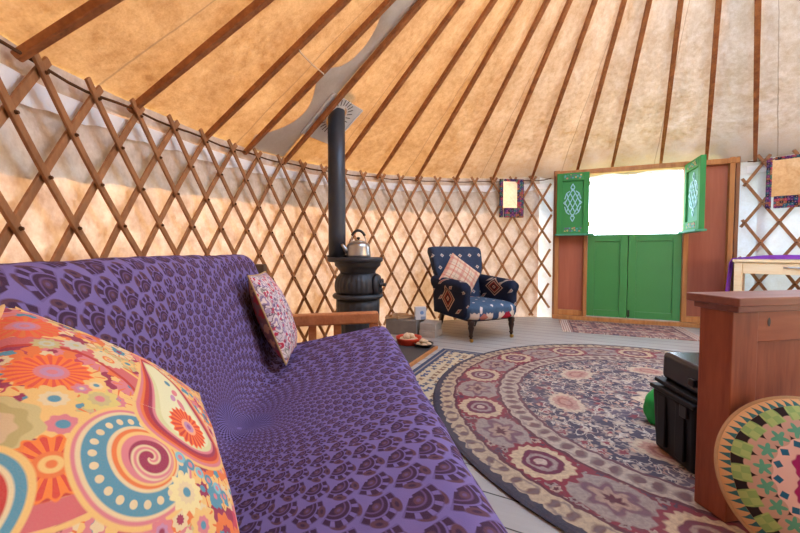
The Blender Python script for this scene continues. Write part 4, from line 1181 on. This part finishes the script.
sticks = [(-.12, -.04, .012, .2, .20), (-.09, .02, .012, -.3, .18), (-.02, -.05, .012, .5, .16), (-.10, -.01, .034, .9, .17), (-.06, .0, .036, -.15, .19), (.01, .03, .012, .1, .2), (-.14, .05, .012, .35, .15)]
names = ['near front', 'middle', 'right front', 'crossing on top', 'upper long', 'rearmost', 'left rear']
for (dx, dy, dz, rz, L), nm in zip(sticks, names):
    mb = MB(); mb.beam([(-L / 2, 0, 0), (0, .004, .003), (L / 2, 0, 0)], (0, 0, 1), [.026, .032, .026], [.022, .028, .022]); o = mb.build('kindling_stick', M_STICK, bevel=.003)
    o.location = loc + Vector((dx, dy, .166 + dz)); o.rotation_euler = (0, 0, rz); tag(o, 'pale split kindling stick on the grey stone block, %s one' % nm, 'kindling', 'kindling on the stone block')
g = G('printed_card', .7, .3); x, y, z = g.obj(); c = g.mix(hyp(x - .012, z - .075).lt(.02, .004), lin(206, 206, 208), lin(120, 150, 196)); c = g.mix(z.lt(.035, .004) * (x * 60.).sin().gt(0., .3), c, lin(140, 150, 170)); g.col(c)
mb = MB(); mb.box((0, 0, .0675), (.12, .05, .135)); o = mb.build('matchbox', g, bevel=.003); o.location = loc + Vector((.155, -.10, .1665)); o.rotation_euler = (0, 0, .15); tag(o, 'small upright white and blue carton on the stone block', 'carton')
def bowl(name, loc, rad, h, mat, label, n, chunks_label, group, foot=True):
    mb = MB(); mb.lathe([(.0, .004), (rad * .6, .004), (rad * .8, h * .4), (rad * .95, h * .9), (rad, h), (rad * 1.01, h), (rad * .98, h * .85), (rad * .84, h * .3), (rad * .66, .0), (.0, .0)], 40)
    o = mb.build(name, mat, smooth=True); o.location = loc; tag(o, label, 'bowl')
    rnd = random.Random(n)
    for k in range(n):
        lay = 0 if k < n * .6 else 1
        a = 2 * pi * k / max(1, int(n * .6)) + .4 * lay; rr = rad * (.52 if not lay else .22)
        mb = MB(); rows = []; s_ = rad * .27
        for i in range(9):
            f = pi * i / 8; rows.append([(s_ * 1.25 * sin(f) * cos(b) * (1 + .25 * mnoise.noise(Vector((cos(b) * 1.5, f * 1.5, k)))), s_ * .8 * sin(f) * sin(b), -s_ * .75 * cos(f) * (1 + .2 * mnoise.noise(Vector((b, k, f))))) for b in [2 * pi * q / 12 for q in range(12)]])
        mb.quadgrid(rows, closed_v=True); ch = mb.build('cream_chunk', M_CHIP, smooth=True)
        ch.location = loc + Vector((rr * cos(a), rr * sin(a), h * .62 + (s_ * 1.15 if lay else 0))); ch.rotation_euler = (rnd.uniform(-.4, .4), rnd.uniform(-.4, .4), rnd.uniform(0, 6))
        tag(ch, chunks_label, 'chunk', group)
bowl('enamel_bowl', Vector((.082, 3.385, .002)), .122, .086, plain('red_enamel', lin(196, 62, 36), .3, .5, 0, .08), 'orange-red bowl heaped with cream chunks beside the hearth', 15, 'cream-coloured chunk heaped in the orange-red bowl', 'chunks in the red bowl')
bowl('shallow_dish', Vector((.215, 3.27, .027)), .09, .03, M_BLACK, 'small black shallow dish of cream chunks on the hearth corner', 8, 'cream-coloured chunk in the small black dish', 'chunks in the black dish')

# ------------------------------------------------------------------ daylight and camera
w = bpy.data.worlds.new('sky'); SC.world = w; w.use_nodes = True
bg = w.node_tree.nodes['Background']
SKYC = (.48, .70, 1.0); SKYS = 16.0
nt = w.node_tree; tcn = nt.nodes.new('ShaderNodeTexCoord'); sp = nt.nodes.new('ShaderNodeSeparateXYZ'); rp_ = nt.nodes.new('ShaderNodeValToRGB')
nt.links.new(tcn.outputs['Generated'], sp.inputs[0]); nt.links.new(sp.outputs[2], rp_.inputs[0])
rp_.color_ramp.elements[0].position = 0.; rp_.color_ramp.elements[0].color = (.80, .90, 1, 1)
rp_.color_ramp.elements[1].position = .8; rp_.color_ramp.elements[1].color = (*SKYC, 1)
nt.links.new(rp_.outputs[0], bg.inputs[0]); bg.inputs[1].default_value = SKYS
sl = bpy.data.lights.new('sun', 'SUN'); sl.energy = 84; sl.angle = radians(.6); sl.color = (1., .62, .29)
so = bpy.data.objects.new('sun', sl); COL.objects.link(so)
sd = Vector((-.86, .29, .55)).normalized()
so.rotation_euler = (-sd).to_track_quat('-Z', 'Y').to_euler()

cam = bpy.data.cameras.new('camera'); cam.sensor_width = 36; cam.lens = 36 * 363.9 / 800; cam.clip_start = .02
co = bpy.data.objects.new('camera', cam); COL.objects.link(co); co.location = (0, 0, HC); co.rotation_euler = (pi / 2 - .0397, 0, 0)
SC.camera = co
vs = SC.view_settings; vs.view_transform = 'Standard'; vs.look = 'None'; vs.gamma = 1; vs.use_curve_mapping = False; vs.exposure = -.68
SC.cycles.max_bounces = 10; SC.cycles.diffuse_bounces = 6; SC.cycles.transmission_bounces = 6
SC.cycles.use_denoising = True
